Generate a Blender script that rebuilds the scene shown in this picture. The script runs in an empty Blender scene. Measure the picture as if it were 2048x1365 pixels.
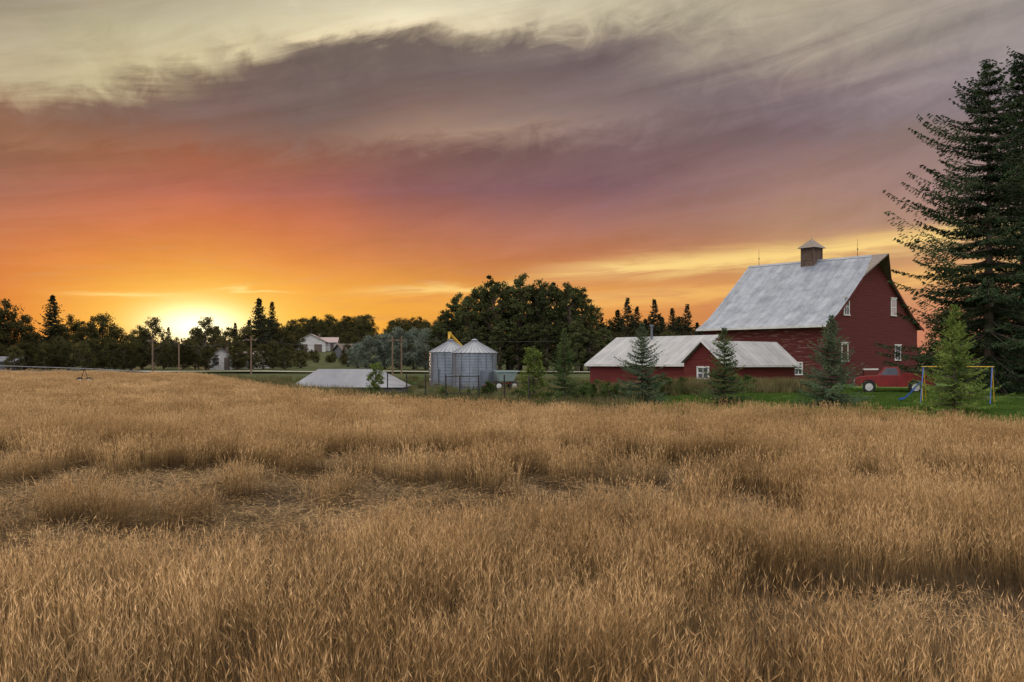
import bpy, math, random
import numpy as np
from mathutils import Vector, noise
random.seed(7)
rng = np.random.default_rng(7)
sc = bpy.context.scene
COL = sc.collection
U = random.uniform

def lin(c):
    r = []
    for v in c[:3]:
        v = v / 255.0
        r.append(v / 12.92 if v <= 0.04045 else ((v + 0.055) / 1.055) ** 2.4)
    return (r[0], r[1], r[2], 1.0)

# ------------------------------------------------------------------ terrain
def sstep(a, b, x):
    t = np.clip((np.asarray(x, float) - a) / (b - a), 0, 1)
    return t * t * (3 - 2 * t)

def G(X, Y):
    X = np.asarray(X, float); Y = np.asarray(Y, float)
    a = np.interp(Y, [-50, 40, 60, 70, 90, 110, 150, 200, 300, 600, 3000], [0, 0, .2, .4, .75, 1.0, 1.5, 1.7, 1.9, 3.0, 3.0])
    b = np.interp(Y, [-50, 36, 45, 50, 60, 90, 110, 150, 200, 300, 600, 3000], [0, 0, .32, .58, .9, .92, 1.0, 1.5, 1.7, 1.9, 3.0, 3.0])
    w = sstep(1, 11, X)
    h = a * (1 - w) + b * w
    h = h + 8.5 * np.exp(-((X + 50) / 42) ** 2 / 2 - ((Y - 340) / 65) ** 2 / 2)
    h = h + 0.05 * np.sin(X * .31 + 1) * np.sin(Y * .27)
    return h

EX = [-140, -61, -35, -15.6, -8.6, 4.0, 14.4, 18.5, 30, 60]
EY = [128, 121, 110, 70, 59, 46.5, 42.5, 37.5, 32, 22]
def edge(X):
    return np.interp(X, EX, EY)

def g(x, y):
    return float(G(x, y))

# ------------------------------------------------------------------ mesh helpers
class MB:
    def __init__(s):
        s.v = []; s.f = []; s.m = []
    def add(s, vs, fs, m=0):
        o = len(s.v)
        s.v += [tuple(p) for p in vs]
        s.f += [tuple(i + o for i in f) for f in fs]
        s.m += [m] * len(fs)
    def box(s, x0, x1, y0, y1, z0, z1, m=0):
        s.add([(x0,y0,z0),(x1,y0,z0),(x1,y1,z0),(x0,y1,z0),(x0,y0,z1),(x1,y0,z1),(x1,y1,z1),(x0,y1,z1)],
              [(0,3,2,1),(4,5,6,7),(0,1,5,4),(1,2,6,5),(2,3,7,6),(3,0,4,7)], m)
    def cyl(s, p, q, r1, r2=None, n=8, m=0, caps=True):
        if r2 is None: r2 = r1
        p = Vector(p); q = Vector(q); d = (q - p)
        if d.length < 1e-6: return
        d.normalize()
        a = d.orthogonal().normalized(); b = d.cross(a)
        vs = []
        for c, r in ((p, r1), (q, r2)):
            for i in range(n):
                t = 2 * math.pi * i / n
                vs.append(c + a * (math.cos(t) * r) + b * (math.sin(t) * r))
        fs = [(i, (i + 1) % n, n + (i + 1) % n, n + i) for i in range(n)]
        if caps:
            fs += [tuple(reversed(range(n))), tuple(range(n, 2 * n))]
        s.add(vs, fs, m)
    def prism_y(s, prof, y0, y1, m=0):
        n = len(prof)
        vs = [(x, y0, z) for x, z in prof] + [(x, y1, z) for x, z in prof]
        fs = [tuple(range(n)), tuple(reversed(range(n, 2 * n)))]
        fs += [((i + 1) % n, i, n + i, n + (i + 1) % n) for i in range(n)]
        s.add(vs, fs, m)
    def prism_x(s, prof, x0, x1, m=0):
        n = len(prof)
        vs = [(x0, y, z) for y, z in prof] + [(x1, y, z) for y, z in prof]
        fs = [tuple(reversed(range(n))), tuple(range(n, 2 * n))]
        fs += [(i, (i + 1) % n, n + (i + 1) % n, n + i) for i in range(n)]
        s.add(vs, fs, m)
    def mesh(s, name, mats, smooth=False):
        me = bpy.data.meshes.new(name)
        me.from_pydata(s.v, [], s.f)
        for mm in (mats if isinstance(mats, (list, tuple)) else [mats]):
            me.materials.append(mm)
        me.polygons.foreach_set("material_index", s.m)
        if smooth:
            me.polygons.foreach_set("use_smooth", [True] * len(me.polygons))
        me.update()
        return me

def quads_mesh(name, V, mat_):
    n = len(V)
    me = bpy.data.meshes.new(name)
    me.vertices.add(n * 4); me.vertices.foreach_set("co", np.ascontiguousarray(V, dtype=np.float32).ravel())
    me.loops.add(n * 4); me.loops.foreach_set("vertex_index", np.arange(n * 4, dtype=np.int32))
    me.polygons.add(n)
    me.polygons.foreach_set("loop_start", np.arange(0, n * 4, 4, dtype=np.int32))
    me.polygons.foreach_set("loop_total", np.full(n, 4, dtype=np.int32))
    me.materials.append(mat_)
    me.update(calc_edges=True); me.validate()
    return me

def unit(a):
    return a / (np.linalg.norm(a, axis=-1, keepdims=True) + 1e-9)

def diamonds(C, S, aspect=.55):
    n = len(C)
    u = unit(rng.normal(size=(n, 3))); w = unit(rng.normal(size=(n, 3)))
    v = unit(np.cross(u, w))
    S = np.asarray(S).reshape(-1, 1) * np.ones((n, 1))
    return np.stack([C - u * S, C - v * S * aspect, C + u * S, C + v * S * aspect], axis=1)

def blades(P, D, L, W):
    D = unit(D); n = len(P)
    side = unit(np.cross(D, unit(rng.normal(size=(n, 3)))))
    L = np.asarray(L).reshape(-1, 1); W = np.asarray(W).reshape(-1, 1)
    mid = P + D * L * .45
    return np.stack([P, mid - side * W, P + D * L, mid + side * W], axis=1)

# ------------------------------------------------------------------ object helpers
def thing(name, label, category, loc=(0,0,0), rz=0, group=None, mesh=None, kind=None):
    o = bpy.data.objects.new(name, mesh)
    o.location = loc; o.rotation_euler = (0, 0, rz)
    if kind: o["kind"] = kind
    o["label"] = label; o["category"] = category
    if group: o["group"] = group
    COL.objects.link(o)
    return o
def part(parent, name, me, loc=(0,0,0), rot=(0,0,0), label=None):
    o = bpy.data.objects.new(name, me)
    o.parent = parent; o.location = loc; o.rotation_euler = rot
    if label: o["label"] = label
    COL.objects.link(o)
    return o
def structure(name, me):
    o = bpy.data.objects.new(name, me); o["kind"] = "structure"
    COL.objects.link(o); return o

# ------------------------------------------------------------------ materials
def new_mat(name):
    m = bpy.data.materials.new(name); m.use_nodes = True
    nt = m.node_tree; nt.nodes.clear()
    return m, nt
def simple(name, c1, c2=None, scale=2.0, rough=.8, metal=0.0, bump=0.0, coord='Object', stretch=(1,1,1), detail=5, lo=.35, hi=.65):
    m, nt = new_mat(name); N = nt.nodes; L = nt.links
    out = N.new('ShaderNodeOutputMaterial'); p = N.new('ShaderNodeBsdfPrincipled')
    L.new(p.outputs[0], out.inputs[0])
    p.inputs['Roughness'].default_value = rough; p.inputs['Metallic'].default_value = metal
    if c2 is None: c2 = tuple(v * .7 for v in c1)
    tc = N.new('ShaderNodeTexCoord'); mp = N.new('ShaderNodeMapping'); mp.inputs['Scale'].default_value = stretch
    L.new(tc.outputs[coord], mp.inputs[0])
    nz = N.new('ShaderNodeTexNoise'); nz.inputs['Scale'].default_value = scale; nz.inputs['Detail'].default_value = detail
    nz.inputs['Roughness'].default_value = .65
    L.new(mp.outputs[0], nz.inputs['Vector'])
    r = N.new('ShaderNodeValToRGB'); r.color_ramp.elements[0].position = lo; r.color_ramp.elements[1].position = hi
    r.color_ramp.elements[0].color = (*c1[:3], 1); r.color_ramp.elements[1].color = (*c2[:3], 1)
    L.new(nz.outputs[0], r.inputs[0]); L.new(r.outputs[0], p.inputs['Base Color'])
    if bump:
        b = N.new('ShaderNodeBump'); b.inputs['Strength'].default_value = bump; b.inputs['Distance'].default_value = .05
        L.new(nz.outputs[0], b.inputs['Height']); L.new(b.outputs[0], p.inputs['Normal'])
    return m

def foliage(name, dark, light, scale=.5, trans=.25, obj_var=.35):
    m, nt = new_mat(name); N = nt.nodes; L = nt.links
    out = N.new('ShaderNodeOutputMaterial')
    tc = N.new('ShaderNodeTexCoord'); nz = N.new('ShaderNodeTexNoise'); nz.inputs['Scale'].default_value = scale
    nz.inputs['Detail'].default_value = 6; nz.inputs['Roughness'].default_value = .7
    L.new(tc.outputs['Object'], nz.inputs['Vector'])
    r = N.new('ShaderNodeValToRGB'); r.color_ramp.elements[0].position = .38; r.color_ramp.elements[1].position = .64
    r.color_ramp.elements[0].color = (*dark, 1); r.color_ramp.elements[1].color = (*light, 1)
    L.new(nz.outputs[0], r.inputs[0])
    oi = N.new('ShaderNodeObjectInfo'); mr = N.new('ShaderNodeMapRange')
    mr.inputs['To Min'].default_value = 1 - obj_var; mr.inputs['To Max'].default_value = 1 + obj_var
    L.new(oi.outputs['Random'], mr.inputs['Value'])
    hs = N.new('ShaderNodeHueSaturation'); L.new(mr.outputs[0], hs.inputs['Value']); L.new(r.outputs[0], hs.inputs['Color'])
    d = N.new('ShaderNodeBsdfDiffuse'); L.new(hs.outputs[0], d.inputs[0])
    if trans > 0:
        t = N.new('ShaderNodeBsdfTranslucent'); mx = N.new('ShaderNodeMixShader')
        mx.inputs[0].default_value = trans
        L.new(hs.outputs[0], t.inputs[0])
        L.new(d.outputs[0], mx.inputs[1]); L.new(t.outputs[0], mx.inputs[2]); L.new(mx.outputs[0], out.inputs[0])
    else: L.new(d.outputs[0], out.inputs[0])
    return m

def straw(name, c_lo, c_hi, base=.35, h0=.05):
    m, nt = new_mat(name); N = nt.nodes; L = nt.links
    out = N.new('ShaderNodeOutputMaterial')
    ge = N.new('ShaderNodeNewGeometry')
    n1 = N.new('ShaderNodeTexNoise'); n1.inputs['Scale'].default_value = .3; n1.inputs['Detail'].default_value = 4; n1.inputs['Roughness'].default_value = .6
    n2 = N.new('ShaderNodeTexNoise'); n2.inputs['Scale'].default_value = 14.0; n2.inputs['Detail'].default_value = 2
    L.new(ge.outputs['Position'], n1.inputs['Vector']); L.new(ge.outputs['Position'], n2.inputs['Vector'])
    ad = N.new('ShaderNodeMath'); ad.operation = 'ADD'; L.new(n1.outputs[0], ad.inputs[0]); L.new(n2.outputs[0], ad.inputs[1])
    mr = N.new('ShaderNodeMapRange'); mr.inputs['From Min'].default_value = .8; mr.inputs['From Max'].default_value = 1.2
    L.new(ad.outputs[0], mr.inputs['Value'])
    mix = N.new('ShaderNodeMix'); mix.data_type = 'RGBA'
    mix.inputs['A'].default_value = (*c_lo, 1); mix.inputs['B'].default_value = (*c_hi, 1)
    L.new(mr.outputs[0], mix.inputs['Factor'])
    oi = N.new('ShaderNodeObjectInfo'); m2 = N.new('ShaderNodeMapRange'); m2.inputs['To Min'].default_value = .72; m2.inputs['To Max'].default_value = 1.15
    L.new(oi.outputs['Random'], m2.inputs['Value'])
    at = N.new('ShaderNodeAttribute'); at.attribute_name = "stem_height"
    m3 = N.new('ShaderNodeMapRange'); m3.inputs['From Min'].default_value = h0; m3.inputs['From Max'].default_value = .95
    m3.inputs['To Min'].default_value = base; m3.inputs['To Max'].default_value = 1.0; L.new(at.outputs['Fac'], m3.inputs['Value'])  # darker toward the stem base: dirtier low straw plus shade painted into the colour
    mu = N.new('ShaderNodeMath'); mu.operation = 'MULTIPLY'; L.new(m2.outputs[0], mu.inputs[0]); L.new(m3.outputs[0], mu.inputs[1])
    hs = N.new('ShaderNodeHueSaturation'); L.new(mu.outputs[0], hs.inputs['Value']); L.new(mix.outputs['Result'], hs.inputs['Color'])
    d = N.new('ShaderNodeBsdfDiffuse'); L.new(hs.outputs[0], d.inputs[0]); L.new(d.outputs[0], out.inputs[0])
    return m

def siding(name, base, worn, axis='Z', pitch=.22, wear=.62):
    m, nt = new_mat(name); N = nt.nodes; L = nt.links
    out = N.new('ShaderNodeOutputMaterial'); p = N.new('ShaderNodeBsdfPrincipled'); L.new(p.outputs[0], out.inputs[0])
    p.inputs['Roughness'].default_value = .85
    tc = N.new('ShaderNodeTexCoord'); sx = N.new('ShaderNodeSeparateXYZ'); L.new(tc.outputs['Object'], sx.inputs[0])
    md = N.new('ShaderNodeMath'); md.operation = 'DIVIDE'; L.new(sx.outputs[axis], md.inputs[0]); md.inputs[1].default_value = pitch
    fr = N.new('ShaderNodeMath'); fr.operation = 'FRACT'; L.new(md.outputs[0], fr.inputs[0])
    mp = N.new('ShaderNodeMapping'); mp.inputs['Scale'].default_value = (.5, .5, 5) if axis == 'Z' else (4, 4, .6)
    L.new(tc.outputs['Object'], mp.inputs[0])
    nz = N.new('ShaderNodeTexNoise'); nz.inputs['Scale'].default_value = 1.2; nz.inputs['Detail'].default_value = 8; nz.inputs['Roughness'].default_value = .7
    L.new(mp.outputs[0], nz.inputs['Vector'])
    r = N.new('ShaderNodeValToRGB'); e = r.color_ramp.elements
    e[0].position = .3; e[0].color = (*[v * .6 for v in base], 1); e[1].position = wear + .12; e[1].color = (*worn, 1)
    k = e.new(wear - .05); k.color = (*base, 1)
    L.new(nz.outputs[0], r.inputs[0])
    gt = N.new('ShaderNodeMath'); gt.operation = 'GREATER_THAN'; L.new(fr.outputs[0], gt.inputs[0]); gt.inputs[1].default_value = .1
    mr = N.new('ShaderNodeMapRange'); mr.inputs['To Min'].default_value = .45; L.new(gt.outputs[0], mr.inputs['Value'])
    hs = N.new('ShaderNodeHueSaturation'); L.new(r.outputs[0], hs.inputs['Color']); L.new(mr.outputs[0], hs.inputs['Value'])
    L.new(hs.outputs[0], p.inputs['Base Color'])
    b = N.new('ShaderNodeBump'); b.inputs['Strength'].default_value = .6; b.inputs['Distance'].default_value = .02
    L.new(fr.outputs[0], b.inputs['Height']); L.new(b.outputs[0], p.inputs['Normal'])
    return m

def metal_roof(name, c1, c2, axis='Y', pitch=.6, rough=.5, metal=.15, rust=(.25,.15,.1)):
    m, nt = new_mat(name); N = nt.nodes; L = nt.links
    out = N.new('ShaderNodeOutputMaterial'); p = N.new('ShaderNodeBsdfPrincipled'); L.new(p.outputs[0], out.inputs[0])
    p.inputs['Roughness'].default_value = rough; p.inputs['Metallic'].default_value = metal
    tc = N.new('ShaderNodeTexCoord'); sx = N.new('ShaderNodeSeparateXYZ'); L.new(tc.outputs['Object'], sx.inputs[0])
    md = N.new('ShaderNodeMath'); md.operation = 'DIVIDE'; L.new(sx.outputs[axis], md.inputs[0]); md.inputs[1].default_value = pitch
    fr = N.new('ShaderNodeMath'); fr.operation = 'FRACT'; L.new(md.outputs[0], fr.inputs[0])
    fl = N.new('ShaderNodeMath'); fl.operation = 'FLOOR'; L.new(md.outputs[0], fl.inputs[0])
    wn = N.new('ShaderNodeTexWhiteNoise'); wn.noise_dimensions = '1D'; L.new(fl.outputs[0], wn.inputs['W'])
    nz = N.new('ShaderNodeTexNoise'); nz.inputs['Scale'].default_value = .8; nz.inputs['Detail'].default_value = 8; nz.inputs['Roughness'].default_value = .7
    L.new(tc.outputs['Object'], nz.inputs['Vector'])
    r = N.new('ShaderNodeValToRGB'); e = r.color_ramp.elements; e[0].position = .35; e[0].color = (*c1, 1); e[1].position = .62; e[1].color = (*c2, 1)
    k = e.new(.75); k.color = (*[c2[i] * .75 + rust[i] * .25 for i in range(3)], 1)
    L.new(nz.outputs[0], r.inputs[0])
    gt = N.new('ShaderNodeMath'); gt.operation = 'GREATER_THAN'; L.new(fr.outputs[0], gt.inputs[0]); gt.inputs[1].default_value = .09
    m1 = N.new('ShaderNodeMapRange'); m1.inputs['To Min'].default_value = .72; L.new(gt.outputs[0], m1.inputs['Value'])
    m2 = N.new('ShaderNodeMapRange'); m2.inputs['To Min'].default_value = .86; m2.inputs['To Max'].default_value = 1.06; L.new(wn.outputs[0], m2.inputs['Value'])
    mu = N.new('ShaderNodeMath'); mu.operation = 'MULTIPLY'; L.new(m1.outputs[0], mu.inputs[0]); L.new(m2.outputs[0], mu.inputs[1])
    hs = N.new('ShaderNodeHueSaturation'); L.new(r.outputs[0], hs.inputs['Color']); L.new(mu.outputs[0], hs.inputs['Value'])
    L.new(hs.outputs[0], p.inputs['Base Color'])
    return m

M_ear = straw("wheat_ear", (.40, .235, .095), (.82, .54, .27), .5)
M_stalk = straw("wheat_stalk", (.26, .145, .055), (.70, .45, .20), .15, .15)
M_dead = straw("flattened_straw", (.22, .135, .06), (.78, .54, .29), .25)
M_bark = simple("bark", (.09, .065, .05), (.16, .12, .09), 3, .9, bump=.5, stretch=(1,1,.3))
M_cotton = foliage("cottonwood_leaves", (.034, .044, .02), (.12, .13, .05), .45, .2)
M_decid = foliage("broadleaf_leaves", (.032, .036, .016), (.12, .105, .04), .45, .4)
M_willow = foliage("silver_leaves", (.10, .13, .10), (.25, .28, .22), .5, .25, .15)
M_young = foliage("young_tree_leaves", (.08, .12, .03), (.22, .28, .07), 1.2, .35, .15)
M_shrub = foliage("shrub_leaves", (.04, .065, .02), (.13, .17, .05), 1.2, .3, .3)
M_bigspruce = foliage("spruce_needles", (.013, .026, .014), (.072, .098, .045), .9, .0, .1)
M_spruce = foliage("young_spruce_needles", (.045, .08, .03), (.16, .205, .075), 1.0, .1, .1)
M_bluespruce = foliage("blue_spruce_needles", (.042, .075, .042), (.15, .20, .11), 1.0, .1, .1)
M_limespruce = foliage("yellow_green_needles", (.09, .15, .03), (.28, .34, .09), .9, .1, .05)
M_farspruce = foliage("conifer_needles", (.018, .028, .016), (.07, .07, .035), .5, .0, .2)
M_farwood = foliage("distant_leaves", (.03, .035, .018), (.085, .08, .04), .08, .25, .0)
M_lawn = foliage("lawn_blades", (.06, .11, .022), (.13, .20, .045), .25, .2, .25)
M_grass = foliage("grass_blades", (.045, .075, .02), (.12, .15, .045), .25, .2, .35)
M_drygrass = foliage("dry_grass_blades", (.13, .11, .05), (.27, .22, .11), .25, .2, .35)
M_white = simple("white_paint", (.78, .76, .74), (.62, .60, .57), 2, .6)
M_barn = siding("barn_siding", (.13, .016, .014), (.19, .065, .055), 'Z', .28, .66)
M_barnside = siding("barn_weathered_siding", (.125, .017, .015), (.34, .23, .21), 'Z', .28, .58)
M_shed = siding("shed_siding", (.17, .022, .018), (.22, .07, .055), 'Z', .2, .68)
M_barnroof = metal_roof("barn_roof_metal", (.165, .185, .23), (.31, .335, .385), 'Y', .75)
M_shedroof = metal_roof("shed_roof_metal", (.26, .26, .275), (.38, .375, .375), 'Y', .6)
M_shedroofx = metal_roof("shed_roof_metal_crosswise", (.26, .26, .275), (.38, .375, .375), 'X', .6)
M_wood = simple("weathered_wood", (.09, .055, .04), (.17, .12, .09), 4, .9, bump=.3, stretch=(1,1,.2))
M_shingle = simple("weathered_shingles", (.17, .13, .11), (.28, .24, .20), 6, .9, bump=.4)
M_glass = simple("window_glass", (.05, .06, .08), (.10, .11, .14), 1, .1)
M_glasspink = simple("glass_with_painted_reflection", (.35, .22, .24), (.5, .42, .45), 1.5, .15)  # pink reflection painted into the pane's base colour
M_galv = simple("galvanized_steel", (.15, .175, .21), (.25, .28, .33), 1.2, .4, .4, stretch=(1,1,.4))
M_darkmetal = simple("dark_metal", (.02, .02, .022), (.05, .045, .04), 5, .6, .4)
M_pole = simple("pole_wood", (.14, .09, .06), (.24, .16, .10), 3, .9, stretch=(1,1,.2))
M_cable = simple("cable", (.06, .05, .05), (.08, .07, .07), 3, .6)
M_yellow = simple("yellow_paint", (.7, .42, .03), (.6, .34, .03), 3, .5)
M_blue = simple("blue_plastic", (.02, .09, .38), (.03, .12, .45), 3, .35)
M_redpaint = simple("faded_dark_red_paint", (.30, .018, .015), (.20, .016, .013), 3, .4)
M_teal = simple("pale_teal_paint", (.25, .36, .36), (.35, .42, .42), 3, .5)
M_rubber = simple("tyre_rubber", (.02, .02, .02), (.035, .033, .03), 6, .85)
M_chrome = simple("chrome", (.15, .15, .15), (.25, .25, .25), 3, .4, .8)
M_lamp = simple("headlight_glass", (.7, .7, .65), (.8, .8, .75), 5, .1)
M_asphalt = simple("road_asphalt", (.36, .32, .28), (.46, .41, .36), .4, .9)
M_gravel = simple("gravel_path", (.33, .29, .26), (.42, .38, .34), 2, .95)
M_greywall = siding("grey_siding", (.16, .16, .18), (.2, .2, .2), 'Z', .2, .7)
M_whitewall = siding("white_siding", (.72, .70, .68), (.78, .76, .73), 'Z', .2, .7)
M_brownroof = simple("brown_shingles", (.10, .07, .06), (.15, .11, .09), 3, .9)
M_redroof = simple("grey_red_roof", (.28, .21, .20), (.36, .27, .25), 3, .8)
M_binroof = simple("bin_roof_metal", (.22, .23, .26), (.31, .32, .35), .6, .5, .15)
M_tarp = simple("dull_grey_sheeting", (.15, .155, .18), (.23, .23, .25), .6, .7, .05, stretch=(1, .2, 1))

# ------------------------------------------------------------------ ground
def axis_pts(segs):
    r = []
    for a, b, s in segs: r += list(np.arange(a, b, s))
    r.append(segs[-1][1]); return np.array(r)
xs = axis_pts([(-3000, -300, 300), (-300, -96, 12), (-96, 96, 1.5), (96, 300, 12), (300, 3000, 300)])
ys = axis_pts([(-600, -24, 96), (-24, 132, 1.5), (132, 172, 2.0), (172, 452, 7), (452, 3002, 150)])
XX, YY = np.meshgrid(xs, ys)
ZZ = G(XX, YY)
nx, ny = len(xs), len(ys)
me = bpy.data.meshes.new("ground")
V = np.stack([XX, YY, ZZ], -1).reshape(-1, 3)
idx = np.arange(nx * ny).reshape(ny, nx)
F = np.stack([idx[:-1, :-1], idx[:-1, 1:], idx[1:, 1:], idx[1:, :-1]], -1).reshape(-1, 4)
me.from_pydata(V.tolist(), [], F.tolist())
at = me.attributes.new("field", 'FLOAT', 'POINT')
fld = 1 - sstep(-.5, .8, YY - edge(XX))
at.data.foreach_set("value", fld.ravel().astype(np.float32))
at = me.attributes.new("yard", 'FLOAT', 'POINT')
yd = sstep(4, 12, XX) * (1 - sstep(85, 110, YY))
at.data.foreach_set("value", yd.ravel().astype(np.float32))
me.polygons.foreach_set("use_smooth", [True] * len(me.polygons))
m, nt = new_mat("ground_soil_and_lawn"); N = nt.nodes; L = nt.links
out = N.new('ShaderNodeOutputMaterial'); p = N.new('ShaderNodeBsdfPrincipled'); p.inputs['Roughness'].default_value = .95; L.new(p.outputs[0], out.inputs[0])
p.inputs['Specular IOR Level'].default_value = .1
ge = N.new('ShaderNodeNewGeometry')
def gnoise(sc_, d=6):
    n = N.new('ShaderNodeTexNoise'); n.inputs['Scale'].default_value = sc_; n.inputs['Detail'].default_value = d; n.inputs['Roughness'].default_value = .7
    L.new(ge.outputs['Position'], n.inputs['Vector']); return n
def ramp(fac, stops):
    r = N.new('ShaderNodeValToRGB'); e = r.color_ramp.elements
    e[0].position = stops[0][0]; e[0].color = (*stops[0][1], 1); e[1].position = stops[-1][0]; e[1].color = (*stops[-1][1], 1)
    for q, c in stops[1:-1]:
        k = e.new(q); k.color = (*c, 1)
    L.new(fac, r.inputs[0]); return r
lawn = ramp(gnoise(.5).outputs[0], [(.3, (.05, .10, .02)), (.55, (.09, .155, .032)), (.72, (.14, .17, .05))])
rough_ = ramp(gnoise(.3).outputs[0], [(.3, (.03, .04, .014)), (.55, (.06, .07, .026)), (.72, (.12, .10, .05))])
soil = ramp(gnoise(4).outputs[0], [(.3, (.03, .019, .01)), (.7, (.085, .055, .03))])
def attr(nm):
    a = N.new('ShaderNodeAttribute'); a.attribute_name = nm; return a.outputs['Fac']
def mixc(f, A, B):
    mix = N.new('ShaderNodeMix'); mix.data_type = 'RGBA'
    L.new(f, mix.inputs['Factor']); L.new(A, mix.inputs['A']); L.new(B, mix.inputs['B']); return mix.outputs['Result']
c_ = mixc(attr("yard"), rough_.outputs[0], lawn.outputs[0])
c_ = mixc(attr("field"), c_, soil.outputs[0])
L.new(c_, p.inputs['Base Color'])
b = N.new('ShaderNodeBump'); b.inputs['Strength'].default_value = .6; b.inputs['Distance'].default_value = .1
L.new(gnoise(6).outputs[0], b.inputs['Height']); L.new(b.outputs[0], p.inputs['Normal'])
me.materials.append(m)
structure("ground", me)

def strip(name, pts, w, mat_, lift):
    mb = MB(); vs = []
    for i, (x, y) in enumerate(pts):
        a_ = pts[max(i - 1, 0)]; b_ = pts[min(i + 1, len(pts) - 1)]
        d = Vector((b_[0] - a_[0], b_[1] - a_[1])).normalized(); n_ = Vector((-d.y, d.x)) * w / 2
        for s_ in (-1, 1):
            X_, Y_ = x + n_.x * s_, y + n_.y * s_
            vs.append((X_, Y_, g(x, y) + lift))
    mb.add(vs, [(2*i, 2*i+2, 2*i+3, 2*i+1) for i in range(len(pts) - 1)])
    return structure(name, mb.mesh(name, mat_))
strip("road", [(x, 143 + .0006 * (x + 30) ** 2 * .3) for x in np.arange(-260, 60, 4)], 8.0, M_asphalt, .25)
strip("gravel_path", [(x, 57.5 + (x - 26) * .05) for x in np.arange(27, 60, 1.5)], 1.6, M_gravel, .05)

# ------------------------------------------------------------------ scatter with geometry nodes
def scatter(name, label, category, P, R, S, I, coll):
    me = bpy.data.meshes.new(name)
    n = len(P)
    me.vertices.add(n); me.vertices.foreach_set("co", np.asarray(P, np.float32).ravel())
    me.attributes.new("rot", 'FLOAT_VECTOR', 'POINT').data.foreach_set("vector", np.asarray(R, np.float32).ravel())
    me.attributes.new("scl", 'FLOAT_VECTOR', 'POINT').data.foreach_set("vector", np.asarray(S, np.float32).ravel())
    me.attributes.new("idx", 'INT', 'POINT').data.foreach_set("value", np.asarray(I, np.int32).ravel())
    o = bpy.data.objects.new(name, me); o["kind"] = "stuff"; o["label"] = label; o["category"] = category
    COL.objects.link(o)
    ng = bpy.data.node_groups.new(name + "_scatter", 'GeometryNodeTree')
    ng.interface.new_socket("Geometry", in_out='INPUT', socket_type='NodeSocketGeometry')
    ng.interface.new_socket("Geometry", in_out='OUTPUT', socket_type='NodeSocketGeometry')
    N = ng.nodes; L = ng.links
    gi = N.new('NodeGroupInput'); go = N.new('NodeGroupOutput')
    m2p = N.new('GeometryNodeMeshToPoints'); iop = N.new('GeometryNodeInstanceOnPoints')
    ci = N.new('GeometryNodeCollectionInfo'); ci.inputs['Collection'].default_value = coll
    ci.inputs['Separate Children'].default_value = True; ci.inputs['Reset Children'].default_value = True
    def na(nm, t):
        a = N.new('GeometryNodeInputNamedAttribute'); a.data_type = t; a.inputs['Name'].default_value = nm
        return a.outputs['Attribute']
    e2r = N.new('FunctionNodeEulerToRotation'); L.new(na("rot", 'FLOAT_VECTOR'), e2r.inputs[0])
    L.new(gi.outputs[0], m2p.inputs[0]); L.new(m2p.outputs[0], iop.inputs['Points']); L.new(ci.outputs[0], iop.inputs['Instance'])
    iop.inputs['Pick Instance'].default_value = True
    L.new(na("idx", 'INT'), iop.inputs['Instance Index']); L.new(e2r.outputs[0], iop.inputs['Rotation'])
    L.new(na("scl", 'FLOAT_VECTOR'), iop.inputs['Scale']); L.new(iop.outputs[0], go.inputs[0])
    md = o.modifiers.new("scatter", 'NODES'); md.node_group = ng
    return o

def src_collection(name, meshes):
    c = bpy.data.collections.new(name)
    for i, me in enumerate(meshes):
        o = bpy.data.objects.new("%s_%02d" % (name, i), me); c.objects.link(o)
    return c

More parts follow.
